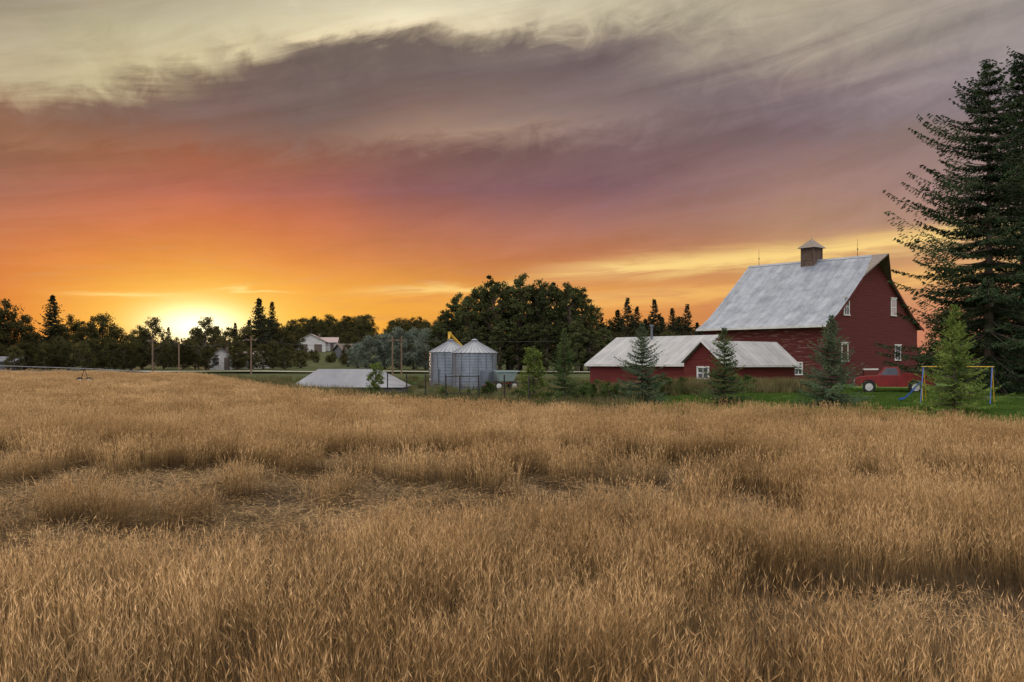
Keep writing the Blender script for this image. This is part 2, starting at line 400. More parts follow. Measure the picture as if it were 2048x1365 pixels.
def wheat_tuft(seed, n, size, h0, w, lodged=0.0, awns=6, awnw=.0011, ear=.0045):
    r = random.Random(seed); mb = MB()
    sw = r.uniform(0, 6.28)
    for _ in range(n):
        x = r.uniform(-.5, .5) * size; y = r.uniform(-.5, .5) * size
        h = h0 * r.uniform(.66, 1.08)
        az = r.gauss(0, 1.8)
        if lodged:
            az = sw + r.gauss(0, .5) if r.random() < .6 else r.uniform(0, 6.28)
            el = r.uniform(.02, .55) * lodged + (1 - lodged) * .8
            z0 = r.uniform(0, .12)
        ca, sa = math.cos(az), math.sin(az)
        pts = []
        lean = h * (r.uniform(.0, .20) if r.random() < .82 else r.uniform(.2, .7))
        for t in (0, .38, .72, 1.0):
            if lodged:
                hz = h * t * math.cos(el * .8); zz = z0 + h * math.sin(el) * (t - .45 * t * t) * .9
                pts.append(Vector((x + ca * hz, y + sa * hz, zz)))
            else:
                q = lean * t
                pts.append(Vector((x + ca * q, y + sa * q, h * t * (1 - .03 * t))))
        sa2 = r.uniform(0, 3.14); side = Vector((math.cos(sa2), math.sin(sa2), 0))
        vs = []
        for i, p_ in enumerate(pts):
            ww = w * (1 - .12 * i) * .5
            vs += [p_ - side * ww, p_ + side * ww]
        mi = 2 if lodged else 0
        mb.add(vs, [(0, 1, 3, 2), (2, 3, 5, 4), (4, 5, 7, 6)], mi)
        if r.random() < .35:
            b0 = pts[1].lerp(pts[3], r.random() * .8); a2 = r.uniform(0, 6.28); ll = r.uniform(.12, .3) * h0 / .8
            d = Vector((math.cos(a2), math.sin(a2), r.uniform(-.2, 1.2))).normalized(); s2 = Vector((-math.sin(a2), math.cos(a2), 0)) * w * .5
            mb.add([b0 - s2, b0 + s2, b0 + d * ll], [(0, 1, 2)], mi)
        d0 = (pts[3] - pts[2]).normalized()
        droop = r.uniform(.0, .55)
        d = (d0 + Vector((ca, sa, -.15)) * droop).normalized() if not lodged else (d0 + Vector((r.uniform(-.4, .4), r.uniform(-.4, .4), r.uniform(-.1, .2)))).normalized()
        L_ = r.uniform(.055, .085) * (h0 / .8); rr = max(w * .8, ear)
        a_ = d.orthogonal().normalized(); b_ = d.cross(a_)
        p0 = pts[3]; p1 = p0 + d * L_ * .4; p2 = p0 + d * L_
        vs = [p0, p1 + a_ * rr, p1 + b_ * rr, p1 - a_ * rr, p1 - b_ * rr, p2]
        mb.add(vs, [(0, 2, 1), (0, 3, 2), (0, 4, 3), (0, 1, 4), (5, 1, 2), (5, 2, 3), (5, 3, 4), (5, 4, 1)], 1)
        for k in range(awns):
            s_ = p0 + d * L_ * r.uniform(.1, .95)
            dd = (d + Vector((r.uniform(-1, 1), r.uniform(-1, 1), r.uniform(-1, 1))) * .3).normalized()
            sd = dd.orthogonal().normalized() * awnw
            mb.add([s_ - sd, s_ + sd, s_ + dd * r.uniform(.06, .11)], [(0, 1, 2)], 1)
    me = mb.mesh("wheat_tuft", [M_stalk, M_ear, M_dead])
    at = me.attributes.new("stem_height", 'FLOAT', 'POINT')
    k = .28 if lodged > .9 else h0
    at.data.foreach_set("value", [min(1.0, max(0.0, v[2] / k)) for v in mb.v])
    return me

src = []
for i in range(5): src.append(wheat_tuft(100 + i, 42, .54, .80, .0038, awns=5, awnw=.0005, ear=.0036))
for i in range(4): src.append(wheat_tuft(200 + i, 32, .6, .75, .006, lodged=1.0, awns=3))
for i in range(2): src.append(wheat_tuft(300 + i, 28, .55, .78, .005, lodged=.55, awns=4))
for i in range(4): src.append(wheat_tuft(400 + i, 27, .57, .80, .0070, awns=3, awnw=.0012))
for i in range(3): src.append(wheat_tuft(500 + i, 60, 1.15, .8, .016, awns=2, awnw=.005))
wheat_coll = src_collection("wheat_source", src)

ELL = [(-9.0, 20.5, 7.0, 5.0, .05), (-2.0, 18.0, 4.0, 3.8, -.1), (-5.0, 15.0, 4.0, 2.2, .1), (-14, 24, 5, 4.5, 0), (2.0, 20, 2.8, 2.6, 0),
       (3.6, 17, 1.6, 1.6, 0), (-3, 27, 3.2, 2.4, 0), (4.5, 25, 2.6, 1.8, 0), (9.5, 21.5, 2.0, 1.5, 0), (-7, 12.6, 1.6, .8, 0)]
RUT = [(4.3, 10.3, 2.0, 1.3, -.12), (3.1, 10.8, 1.0, .75, -.7), (6.0, 10.6, 1.8, 1.3, .1), (5.0, 9.5, 1.4, .85, 0)]
def lodge(X, Y, E):
    L_ = np.full(X.shape, -1e9)
    for cx, cy, rx, ry, th in E:
        dx = X - cx; dy = Y - cy
        u_ = (dx * math.cos(th) + dy * math.sin(th)) / rx; v_ = (-dx * math.sin(th) + dy * math.cos(th)) / ry
        L_ = np.maximum(L_, 1 - np.sqrt(u_ * u_ + v_ * v_))
    return L_
def nz(X, Y, s, o=0.0, sy=None):
    sy = sy or s
    return np.array([noise.noise((x * s, y * sy, o)) for x, y in zip(X, Y)])
def grid_pts(y0, y1, sp, xa, xb):
    X_, Y_ = np.meshgrid(np.arange(xa, xb, sp), np.arange(y0, y1, sp))
    X_ = X_.ravel() + rng.uniform(-.5, .5, X_.size) * sp; Y_ = Y_.ravel() + rng.uniform(-.5, .5, Y_.size) * sp
    return X_, Y_
P_, R_, S_, I_ = [], [], [], []
for (y0, y1, sp, lod) in ((-1, 17, .35, 0), (17, 47, .38, 1), (47, 124, .78, 2)):
    xa = -.60 * y1 - 4; xb = .60 * y1 + 4
    X_, Y_ = grid_pts(y0, y1, sp, xa, min(xb, 34))
    k = (np.abs(X_) < .57 * np.maximum(Y_, 0) + 4.5) & (Y_ < edge(X_) - .2)
    X_ = X_[k]; Y_ = Y_[k]
    lo = lodge(X_, Y_, ELL) + .35 * nz(X_, Y_, .45, 3.1, .28) + 1.25 * nz(X_, Y_, 1.0, 8.0, .42) - .08
    ru = lodge(X_, Y_, RUT) + .45 * nz(X_, Y_, 1.8, 6.0)
    hv = 1 + .12 * nz(X_, Y_, .35, 1.0) + .30 * nz(X_, Y_, 1.1, 5.0)
    hv = hv * (1 - .22 * sstep(-.35, .12, np.maximum(lo, ru)))
    gap = nz(X_, Y_, .9, 11.0)
    bare = nz(X_, Y_, 1.4, 17.0)
    tx = .20 * nz(X_, Y_, .7, 21.0) + rng.normal(0, .09, len(X_)); ty = .20 * nz(X_, Y_, .7, 31.0) + rng.normal(0, .09, len(X_))
    for i in range(len(X_)):
        x, y = X_[i], Y_[i]
        rz = rng.uniform(0, 6.28); s = hv[i]
        if lod == 2: ii = 15 + rng.integers(3)
        elif ru[i] > .04:
            if rng.random() < .75: continue
            ii = 5 + rng.integers(4)
        elif lo[i] > .12:
            if bare[i] > .08 and rng.random() < .8: continue
            if rng.random() < .18: ii = 9 + rng.integers(2)
            else: ii = 5 + rng.integers(4); s *= (1.25 + .5 * gap[i])
        elif lo[i] > .0: ii = 9 + rng.integers(2)
        else:
            ii = rng.integers(5) if lod == 0 else 11 + rng.integers(4)
            if gap[i] < -.32:
                s *= .78
                if rng.random() < .4: continue
        P_.append((x, y, g(x, y))); R_.append((tx[i], ty[i], rz)); S_.append((s, s, s * rng.uniform(.88, 1.08))); I_.append(ii)
print("wheat tufts", len(P_))
scatter("wheat", "ripe golden barley standing and partly flattened across the field", "wheat", P_, R_, S_, I_, wheat_coll)

def grass_tuft(seed, n, size, h, w, mat_):
    r = np.random.default_rng(seed)
    P = np.zeros((n, 3)); P[:, :2] = r.uniform(-.5, .5, (n, 2)) * size
    D = np.column_stack([r.normal(0, .28, n), r.normal(0, .28, n), np.ones(n)])
    return quads_mesh("grass_tuft", blades(P, D, h * r.uniform(.5, 1.1, n), np.full(n, w)), mat_)
gc = src_collection("grass_source", [grass_tuft(i, 60, .7, .55, .012, M_grass) for i in range(3)] + [grass_tuft(10 + i, 60, .7, .7, .012, M_drygrass) for i in range(3)]
                    + [grass_tuft(20 + i, 90, .9, .12, .014, M_lawn) for i in range(2)])
P_, R_, S_, I_ = [], [], [], []
def addg(x, y, ii, s):
    P_.append((x, y, g(x, y))); R_.append((0, 0, rng.uniform(0, 6.28))); S_.append((s, s, s)); I_.append(ii)
for _ in range(2600):
    x = rng.uniform(-30, 6); y = edge(x) + abs(rng.normal(0, 1.6)) + .1
    addg(x, y, rng.integers(3) if rng.random() < .75 else 3 + rng.integers(3), rng.uniform(.7, 1.7))
for _ in range(1600):
    x = rng.uniform(4, 20); y = 61 + (x - 4) * .3 + rng.normal(0, 1.5)
    addg(x, y, 3 + rng.integers(3) if rng.random() < .6 else rng.integers(3), rng.uniform(.8, 1.6))
for _ in range(6000):
    x = rng.uniform(2, 42); y = rng.uniform(36, 74)
    if y > edge(x) + .2: addg(x, y, 6 + rng.integers(2), rng.uniform(.7, 1.4))
for _ in range(2000):
    x = rng.uniform(-60, 8); y = rng.uniform(60, 112)
    if y > edge(x) + .5: addg(x, y, rng.integers(6), rng.uniform(.5, 1.0))
scatter("grass", "green and dry grass growing round the farmyard", "grass", P_, R_, S_, I_, gc)

# ------------------------------------------------------------------ tree meshes
def broadleaf(seed, H, R, cb, ncl, nl, leaf, mat_, columnar=False, crf=.27):
    r = np.random.default_rng(seed)
    mb = MB(); top = H * .86
    pts = [Vector((0, 0, -.3))]
    for i in range(1, 6):
        pts.append(Vector((r.normal(0, .03 * H / 5), r.normal(0, .03 * H / 5), top * i / 5)))
    r0 = H * .026
    for i in range(5): mb.cyl(pts[i], pts[i + 1], r0 * (1 - i * .18), r0 * (1 - (i + 1) * .18), 8)
    C = []; lobe = r.uniform(0, 6.28)
    for i in range(ncl):
        t = (i + r.random()) / ncl
        if columnar: pr = R * (math.sin(math.pi * min(1, t * .82 + .14)) ** .5)
        else: pr = R * (math.sin(math.pi * min(1, t * .8 + .17)) ** .65)
        a = i * 2.4 + r.normal(0, .4); rr = pr * math.sqrt(r.uniform(.05, 1)) * .85
        rr *= 1 + .22 * math.sin(2 * a + lobe)
        z = cb + (H - cb) * (t * .95 + .03) * (1 - .13 * r.random() * (t > .6))
        C.append((rr * math.cos(a), rr * math.sin(a), z, R * crf * r.uniform(.55, 1.3)))
    for c in C:
        zt = max(cb * .6, c[2] - (.35 + .5 * r.random()) * math.hypot(c[0], c[1]) - .3); zt = min(zt, top * .97)
        k = zt / top * 5; i = min(4, int(max(0, k))); b0 = pts[i].lerp(pts[i + 1], max(0, min(1, k - i)))
        e = Vector(c[:3]); mid = b0.lerp(e, .55) + Vector((0, 0, -.05 * H * .3))
        mb.cyl(b0, mid, r0 * .32, r0 * .2, 5, caps=False); mb.cyl(mid, e, r0 * .2, r0 * .05, 5, caps=False)
    Q = []
    for c in C:
        n = int(nl)
        d = unit(r.normal(size=(n, 3))) * (c[3] * (r.random((n, 1)) ** .5) * r.uniform(.75, 1.45, (n, 1)))
        d[:, 2] *= .8
        Q.append(np.array(c[:3]) + d)
    Q = np.concatenate(Q)
    return mb.mesh("trunk", M_bark, True), quads_mesh("crown", diamonds(Q, leaf * rng.uniform(.6, 1.3, len(Q))), mat_)

def spruce(seed, H, R, sp, nb, step, tw, tl, mat_, cb=.03, power=.8, droop=.15, irregular=.25, hang=.0, nt_=3, layer=1.0, e0=-.35, fan=.0, ew=.85):
    r = np.random.default_rng(seed)
    mb = MB()
    mb.cyl((0, 0, -.4), (0, 0, H * .5), H * .017, H * .009, 8); mb.cyl((0, 0, H * .5), (0, 0, H * .985), H * .009, .01, 6)
    P, D, LL = [], [], []
    z = H * cb
    lob = r.uniform(0, 6.28, 3)
    while z < H * .985:
        t = z / H
        wh = r.uniform(.86, 1.12)
        for k in range(nb):
            a = r.uniform(0, 6.28)
            bl = wh * R * ((1 - t) ** power) * r.uniform(1 - irregular * 1.6, 1 + irregular * .7)
            bl *= 1 + .14 * math.sin(a * 2 + lob[0] + t * 9) + .10 * math.sin(a * 3 + lob[1] - t * 17)
            bl = max(bl, .12 * tl + .05)
            el = e0 + ew * t + r.normal(0, .08)
            zz = z + r.uniform(0, sp) * layer
            ca, sa = math.cos(a), math.sin(a)
            n = max(2, int(bl / step))
            for j in range(n + 1):
                s = (j + r.random() * .8) / (n + .8) ; dd = s * bl
                h = zz + dd * math.sin(el) - droop * bl * math.sin(s * math.pi) * .6 + .10 * bl * s * s * s
                for q in range(nt_):
                    lat = r.uniform(-1, 1) * fan * bl * (.15 + math.sin(min(1, s) * math.pi) * .9)
                    pt = (ca * dd * math.cos(el) - sa * lat, sa * dd * math.cos(el) + ca * lat, h - abs(lat) * .35)
                    sg = 1 if lat > 0 else -1
                    fa = a + (sg if fan else r.choice([-1, 1])) * r.uniform(.0, 1.1)
                    P.append(pt); D.append((math.cos(fa), math.sin(fa), r.uniform(-.65, .25) - hang * r.random()))
                    LL.append(tl * r.uniform(.5, 1.25) * (1.1 - .4 * s) * (1 - .3 * t))
            if bl > 1.0:
                mb.cyl((0, 0, zz), (ca * bl * .6 * math.cos(el), sa * bl * .6 * math.cos(el), zz + bl * .6 * math.sin(el) - droop * bl * .55), .035, .012, 4, caps=False)
        z += sp * (1 - .35 * t)
    for q in range(10):
        P.append((0, 0, H * r.uniform(.93, .99))); D.append((r.normal(0, .3), r.normal(0, .3), 1)); LL.append(tl * .6)
    P = np.array(P); D = np.array(D); LL = np.array(LL)
    return mb.mesh("trunk", M_bark, True), quads_mesh("crown", blades(P, D, LL, np.full(len(P), tw)), mat_)

def place_tree(name, label, category, me, loc, s=1.0, rz=None, group=None, sxy=None):
    o = thing(name, label, category, loc, U(0, 6.28) if rz is None else rz, group)
    o.scale = (sxy or s, sxy or s, s)
    part(o, "trunk", me[0]); part(o, "crown", me[1])
    return o

bs = [spruce(1, 20.6, 7.3, .80, 11, .17, .034, .36, M_bigspruce, power=.60, irregular=.34, hang=.45, nt_=12, droop=.10, layer=.35, e0=-.30, fan=.15, ew=.75),
      spruce(2, 22.8, 7.6, .80, 11, .17, .034, .36, M_bigspruce, power=.60, irregular=.34, hang=.45, nt_=12, droop=.10, layer=.35, e0=-.30, fan=.15, ew=.75)]
for i, (x, y, k, s, rz, lab) in enumerate([(29.7, 62, 0, 1.0, .3, "very tall dark green spruce with ragged branches beside the lawn"),
                                     (34.2, 66.5, 1, 1.0, 1.9, "tallest dark spruce standing next to another big spruce"),
                                     (40.5, 69, 0, .98, 4.0, "tall dark spruce at the end of the spruce row")]):
    place_tree("spruce_tree", lab, "tree", bs[k], (x, y, g(x, y)), s, rz, "big spruces by the farmyard")
for i, (x, y, h, R, mt, lab) in enumerate([
        (2.85, 54, 4.4, 1.45, M_spruce, "young green spruce planted between crop and farmyard"),
        (7.05, 54, 4.4, 1.9, M_bluespruce, "young blue-green spruce in front of the red shed"),
        (11.3, 53, 4.1, 1.75, M_spruce, "young green spruce in front of the small gabled shed"),
        (16.2, 50.5, 4.6, 2.3, M_bluespruce, "bushy blue spruce on the lawn before the barn"),
        (20.9, 47, 5.2, 2.0, M_limespruce, "bright yellow-green spruce beside the swing set")]):
    k = spruce(20 + i, h, R, .27, 12, .075, .014, .17, mt, cb=.02, power=.88, droop=.04, irregular=.26, nt_=7, fan=.16, layer=.55, e0=-.1, ew=.7)
    place_tree("young_spruce_tree", lab, "tree", k, (x, y, g(x, y)), 1, group="young spruces along the field")
yt = broadleaf(41, 2.9, .6, .2, 34, 70, .06, M_young, True, crf=.4)
place_tree("young_poplar_tree", "slender light green young tree beside the wire fence", "tree", yt, (-8.3, 60.5, g(-8.3, 60.5)), .95)
place_tree("young_poplar_tree", "narrow upright light green tree near the grain bins", "tree", yt, (1.25, 58, g(1.25, 58)), 1.3)
sh = [broadleaf(50 + i, 1.6, .9, .15, 18, 90, .055, M_shrub) for i in range(3)]
for i, (x, y, s) in enumerate([(-1.4, 57, 1.05), (3.9, 55, .9), (4.7, 56, .95), (-4.1, 60, .8), (9.2, 60, .8), (13.4, 60, .75), (-2.6, 58, .7), (.3, 56, .8), (5.6, 57.5, .8), (4.2, 57, .9), (2.0, 55.5, .7), (8.4, 59, .6), (10.4, 61, .7), (14.6, 62, .8), (6.2, 58, .7)]):
    place_tree("shrub", "low green shrub growing in the weeds by the field edge", "shrub", sh[i % 3], (x, y, g(x, y)), s, group="shrubs along the field edge")

ct = [broadleaf(60 + i, 15, 3.0, 1.6, 80, 130, .17, M_cotton, True, crf=.20) for i in range(5)]
for i, (b_, y, h) in enumerate([(-.0665, 160, 10.0), (-.056, 163, 12.8), (-.043, 158, 12.6), (-.031, 160, 14.6), (-.018, 157, 15.4), (-.004, 161, 14.9), (.008, 158, 15.6),
        (.0205, 160, 14.7), (.033, 158, 15.1), (.045, 160, 14.5), (.058, 157, 14.6), (.070, 160, 13.4), (.080, 161, 11.4),
        (-.024, 170, 13.6), (.0, 172, 14.0), (.026, 172, 14.2), (.052, 171, 12.8), (-.05, 171, 11.0), (-.074, 158, 7.6), (.09, 164, 7.8),
        (-.04, 154, 7.0), (-.012, 153.5, 8), (.02, 154, 8), (.05, 154, 8.2), (.078, 155, 7), (.065, 153.5, 8), (.035, 153.5, 7.5), (.005, 153.5, 7.5)]):
    x = b_ * y
    place_tree("cottonwood_tree", "tall dark leafy cottonwood in a dense grove", "tree", ct[i % 5], (x, y, g(x, y)), h / 15, group="grove of tall cottonwoods", sxy=max(.8, h / 15))
dt = [broadleaf(70 + i, 9, 3.6, .7, 52, 130, .15, M_decid, crf=.24) for i in range(4)]
sparse = broadleaf(79, 9, 3.5, 1.4, 50, 90, .14, M_decid, crf=.21)
left = [(-.507, 170, 11.8), (-.49, 172, 8.8), (-.477, 180, 6.5), (-.455, 178, 8.0), (-.441, 182, 9.6), (-.427, 176, 8.6), (-.411, 180, 10.0), (-.396, 178, 7.4), (-.381, 176, 6.8),
        (-.522, 168, 10), (-.54, 172, 9.5), (-.56, 165, 8.5), (-.338, 190, 5.6), (-.283, 200, 7.8), (-.268, 186, 7.6), (-.232, 190, 7.6), (-.217, 212, 6.6),
        (-.467, 160, 5), (-.445, 160, 4.6), (-.42, 162, 5.2), (-.40, 160, 5), (-.383, 161, 4.5), (-.36, 195, 5.2), (-.325, 195, 5.4), (-.293, 180, 5.2), (-.275, 172, 5), (-.25, 170, 4.4),
        (-.24, 172, 5), (-.49, 160, 5), (-.212, 180, 3.4), (-.165, 190, 4.5), (-.155, 195, 4.5), (-.372, 172, 7.4), (-.298, 182, 7.8), (-.318, 174, 7.2),
        (-.47, 158, 4.5), (-.455, 163, 5.5), (-.432, 158, 4.8), (-.41, 165, 5.5), (-.39, 158, 4.5), (-.371, 165, 5.2), (-.35, 170, 5), (-.33, 168, 4.6), (-.315, 180, 6), (-.305, 163, 4.0),
        (-.262, 165, 3.8), (-.228, 166, 3.6), (-.535, 160, 6), (-.515, 163, 4.5), (-.276, 164, 3.8), (-.50, 152, 4)]
for i, (b_, y, h) in enumerate(left):
    x = b_ * y
    place_tree("broadleaf_tree", "leafy broadleaf tree along the country road", "tree", dt[i % 4], (x, y, g(x, y)), h / 9, group="roadside broadleaf trees", sxy=max(.55, h / 9))
for b_, y, h in [(-.361, 165, 8.9), (-.308, 168, 9.1)]:
    x = b_ * y
    place_tree("broadleaf_tree", "airy broadleaf tree with the setting sun behind it", "tree", sparse, (x, y, g(x, y)), h / 9, group="roadside broadleaf trees")
nn = 0
while nn < 130:
    b_ = U(-.25, -.055); y = U(215, 400); x = b_ * y
    if -.220 < b_ < -.172 and y < 275: continue
    if -.172 < b_ < -.142 and y < 245: continue
    nn += 1
    h = U(5.5, 9.4) if y > 285 else U(3.2, 5.8)
    place_tree("broadleaf_tree", "rounded tree on the wooded hillside", "tree", dt[nn % 4], (x, y, g(x, y) - .3), h / 9, group="trees on the wooded hill", sxy=h / 9 * 1.15)
for i in range(16):
    b_ = U(-.225, -.165); y = U(205, 235); x = b_ * y
    place_tree("shrub", "small bush on the hillside lawn", "shrub", dt[i % 4], (x, y, g(x, y)), U(1.4, 2.4) / 9, group="bushes on the hillside", sxy=.27)
wt = [broadleaf(80 + i, 6.8, 2.9, .4, 40, 130, .14, M_willow) for i in range(2)]
for i, (b_, y, h) in enumerate([(-.143, 172, 5.8), (-.128, 174, 6.6), (-.113, 171, 7.2), (-.099, 174, 7.4), (-.087, 170, 7.0), (-.155, 180, 4.8)]):
    x = b_ * y
    place_tree("silver_willow_tree", "round silver-green willow near the road", "tree", wt[i % 2], (x, y, g(x, y)), h / 6.8, group="silver willows")
fc = [spruce(90 + i, 12.5, R_, .36, 8, .3, .08, .55, M_farspruce, power=1.0, irregular=.35) for i, R_ in enumerate((4.0, 4.6, 3.4))]
fw = spruce(95, 12.5, 5.0, .36, 9, .3, .09, .6, M_farspruce, power=.95, irregular=.35)
for i, (b_, y, h, w) in enumerate([(-.4616, 178, 13.2, 1), (-.254, 188, 13.0, 1), (-.241, 190, 12.4, 0), (-.264, 192, 9.0, 1), (-.345, 186, 7.5, 0), (-.278, 190, 8.4, 0), (-.422, 186, 9.6, 0), (-.20, 330, 8, 0), (-.15, 340, 8.5, 0),
        (.0905, 172, 9.2, 0), (.097, 170, 7.6, 0), (.106, 171, 10.4, 1), (.116, 168, 12.2, 0), (.1255, 170, 10.8, 0), (.143, 171, 12.2, 0), (.134, 174, 9.0, 1),
        (.161, 170, 10.6, 0), (.1675, 174, 9.4, 1), (.176, 171, 11.4, 0), (.186, 174, 8.4, 1), (.121, 176, 9.6, 1), (.151, 176, 9.4, 1), (.148, 170, 9.6, 0), (.111, 176, 9.2, 1), (.138, 178, 9.6, 0), (.171, 178, 9.4, 0)]):
    x = b_ * y
    place_tree("conifer_tree", "slim dark conifer with a pointed top", "tree", fw if w else fc[i % 3], (x, y, g(x, y)), h / 12.5, group="pointed conifers")
for i, (b_, y, h) in enumerate([(.10, 178, 8.8), (.115, 180, 8), (.13, 179, 8.8), (.147, 180, 8.2), (.163, 178, 8.8), (.178, 180, 8), (.19, 178, 7.5), (.107, 165, 6.4), (.123, 166, 6.8), (.139, 165, 6.4), (.155, 166, 6.8), (.171, 165, 6.4), (.44, 120, 9), (.47, 118, 10), (.50, 120, 10), (.53, 115, 9)]):
    x = b_ * y
    place_tree("broadleaf_tree", "leafy tree behind the farm buildings", "tree", dt[i % 4], (x, y, g(x, y)), h / 9, group="trees behind the farm")
Q = []
for _ in range(420):
    x = U(-330, 330); y = U(430, 520); hh = U(5, 11) if x < 20 else U(4, 7); n = 70
    d = rng.normal(size=(n, 3)) * np.array([3.5, 3.5, hh * .3]); Q.append(np.array([x, y, g(x, y) + hh * .5]) + d)
Q = np.concatenate(Q)
o = thing("distant_wood", "distant wooded skyline beyond the fields", "woods", mesh=quads_mesh("distant_wood", diamonds(Q, rng.uniform(.7, 1.5, len(Q)), .7), M_farwood), kind="stuff")

# ------------------------------------------------------------------ barn
TH = math.atan2(.64, .768)
C1 = (28.5, 90.0)
W, LN = 16.0, 14.1
HX = W / 2
barn = thing("barn", "large red wooden barn with pale metal roof and cupola", "barn", (C1[0], C1[1], .85), TH)
half = [(0, 5.72), (1.2, 6.45), (3.0, 7.90), (5.5, 10.05), (HX, 12.22)]
prof = half + [(W - x, z) for x, z in reversed(half[:-1])]
mb = MB()
for y0, y1 in ((0, .15), (LN - .15, LN)):
    mb.prism_y([(0, -.6)] + prof + [(W, -.6)], y0, y1)
part(barn, "gable_wall", mb.mesh("gable_wall", M_barn))
mb = MB(); mb.box(.0, .15, .152, LN - .152, -.6, 5.7); mb.box(W - .15, W, .152, LN - .152, -.6, 5.7)
part(barn, "side_wall", mb.mesh("side_wall", M_barnside), label="weathered red board wall with peeling paint")
rp = [(-.75, 5.42), (0, 5.80), (1.2, 6.55), (3.0, 8.02), (5.5, 10.18), (HX, 12.36)]
def yf(x): return -.35 if x < 5.6 else -1.45
roof = MB()
for sgn in (0, 1):
    for i in range(len(rp) - 1):
        (xa, za), (xb, zb) = rp[i], rp[i + 1]
        ya0, yb0 = yf(xa), yf(xb)
        if sgn: xa, xb = W - xa, W - xb
        y1 = LN + .45
        t = .09
        vs = [(xa, ya0, za), (xb, yb0, zb), (xb, y1, zb), (xa, y1, za), (xa, ya0, za - t), (xb, yb0, zb - t), (xb, y1, zb - t), (xa, y1, za - t)]
        roof.add(vs, [(0, 1, 2, 3) if not sgn else (3, 2, 1, 0)], 0)
        roof.add(vs, [(7, 6, 5, 4), (0, 4, 5, 1), (2, 6, 7, 3)], 1)
        if i == 0: roof.add(vs, [(0, 3, 7, 4)], 1)
rf = part(barn, "roof", roof.mesh("roof", [M_barnroof, M_wood]))
mb = MB()
for s_ in (-1, 1):
    vs = [(HX, -1.48, 12.385), (HX + s_ * 2.45, -.37, 10.22 + .06), (HX + s_ * 1.8, -.28, 10.85), (HX, .2, 12.385)]
    mb.add(vs, [(0, 1, 2, 3)])
part(rf, "hay_hood", mb.mesh("hay_hood", M_shingle), label="brown weathered shingled hay hood")
mb = MB()
for s_ in (-1, 1):
    mb.add([(HX, .25, 12.40), (HX, LN + .46, 12.40), (HX + s_ * .25, LN + .46, 12.18), (HX + s_ * .25, .25, 12.18)], [(0, 1, 2, 3)])
part(rf, "ridge_cap", mb.mesh("ridge_cap", M_binroof))
mb = MB(); mb.box(-.80, -.74, -.35, LN + .45, 5.25, 5.46); part(barn, "eave_trim", mb.mesh("eave_trim", M_white))
for s_ in (0, 1):
    mb = MB()
    for i in range(len(rp) - 2):
        (xa, za), (xb, zb) = rp[i], rp[i + 1]
        if s_: xa, xb = W - xa, W - xb
        mb.add([(xa, -.36, za - .01), (xb, -.36, zb - .01), (xb, -.36, zb - .3), (xa, -.36, za - .3)], [(0, 1, 2, 3)])
    part(barn, "rake_board", mb.mesh("rake_board", M_barn))
cup = part(barn, "cupola", None, (HX, 6.9, 12.1)); cup.scale = (.74, .74, .78)
mb = MB(); mb.box(-.95, .95, -.95, .95, -.8, 1.9); mb.box(-1.03, 1.03, -1.03, 1.03, 1.82, 1.98); mb.box(-1.0, 1.0, -1.0, 1.0, .3, .42)
for s_ in (-1, 1):
    for k in (-1, 1):
        mb.box(s_ * .97 - .07, s_ * .97 + .07, k * .97 - .07, k * .97 + .07, -.8, 1.82)
part(cup, "cupola_wall", mb.mesh("cupola_wall", M_wood))
mb = MB()
for z in np.arange(.5, 1.75, .14):
    for s_ in (-1, 1):
        mb.box(s_ * .955 - .02, s_ * .955 + .02, -.7, .7, z, z + .07); mb.box(-.7, .7, s_ * .955 - .02, s_ * .955 + .02, z, z + .07)
part(cup, "louvre", mb.mesh("louvre", M_wood))
mb = MB(); e = 1.4
mb.add([(-e, -e, 1.9), (e, -e, 1.9), (e, e, 1.9), (-e, e, 1.9), (-.6, -.6, 2.6), (.6, -.6, 2.6), (.6, .6, 2.6), (-.6, .6, 2.6), (0, 0, 3.15)],
       [(0, 1, 5, 4), (1, 2, 6, 5), (2, 3, 7, 6), (3, 0, 4, 7), (4, 5, 8), (5, 6, 8), (6, 7, 8), (7, 4, 8), (3, 2, 1, 0)])
mb.cyl((0, 0, 3.05), (0, 0, 3.5), .03, .01, 5)
part(cup, "cupola_roof", mb.mesh("cupola_roof", M_shingle))
for y in (1.8, LN - .8):
    mb = MB(); mb.cyl((HX, y, 12.3), (HX, y, 14.1), .03, .01, 5); mb.cyl((HX, y, 13.0), (HX, y, 13.12), .07, .07, 6)
    part(barn, "lightning_rod", mb.mesh("lightning_rod", M_darkmetal))

def window_y(parent, x, z, w, h, y, glass=M_glass, cross=True, name="window", hood=True):
    o = part(parent, name, None, (x, y, z))
    mb = MB(); f = .13
    mb.box(-w/2 - f, -w/2, -.07, -.002, -h/2, h/2); mb.box(w/2, w/2 + f, -.07, -.002, -h/2, h/2)
    mb.box(-w/2 - f, w/2 + f, -.075, -.002, h/2, h/2 + f)
    if hood:
        mb.box(-w/2 - f - .07, w/2 + f + .07, -.12, -.002, h/2 + f, h/2 + f + .08)
    if cross:
        mb.box(-w/2, w/2, -.055, -.03, -.04, .04); mb.box(-.03, .03, -.056, -.031, -h/2, h/2)
    part(o, "frame", mb.mesh("frame", M_white))
    mb = MB(); mb.box(-w/2 - f - .05, w/2 + f + .05, -.12, -.002, -h/2 - .1, -h/2); part(o, "sill", mb.mesh("sill", M_white))
    mb = MB(); mb.box(-w/2, w/2, -.03, -.002, -h/2, h/2); part(o, "pane", mb.mesh("pane", glass))
    return o
window_y(barn, 3.1, 7.25, .70, 1.5, 0, M_glass)
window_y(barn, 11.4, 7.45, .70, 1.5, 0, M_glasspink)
window_y(barn, 2.8, 3.0, .85, 1.5, 0, M_barn, False)
window_y(barn, 12.2, 3.0, .85, 1.3, 0, M_glass)
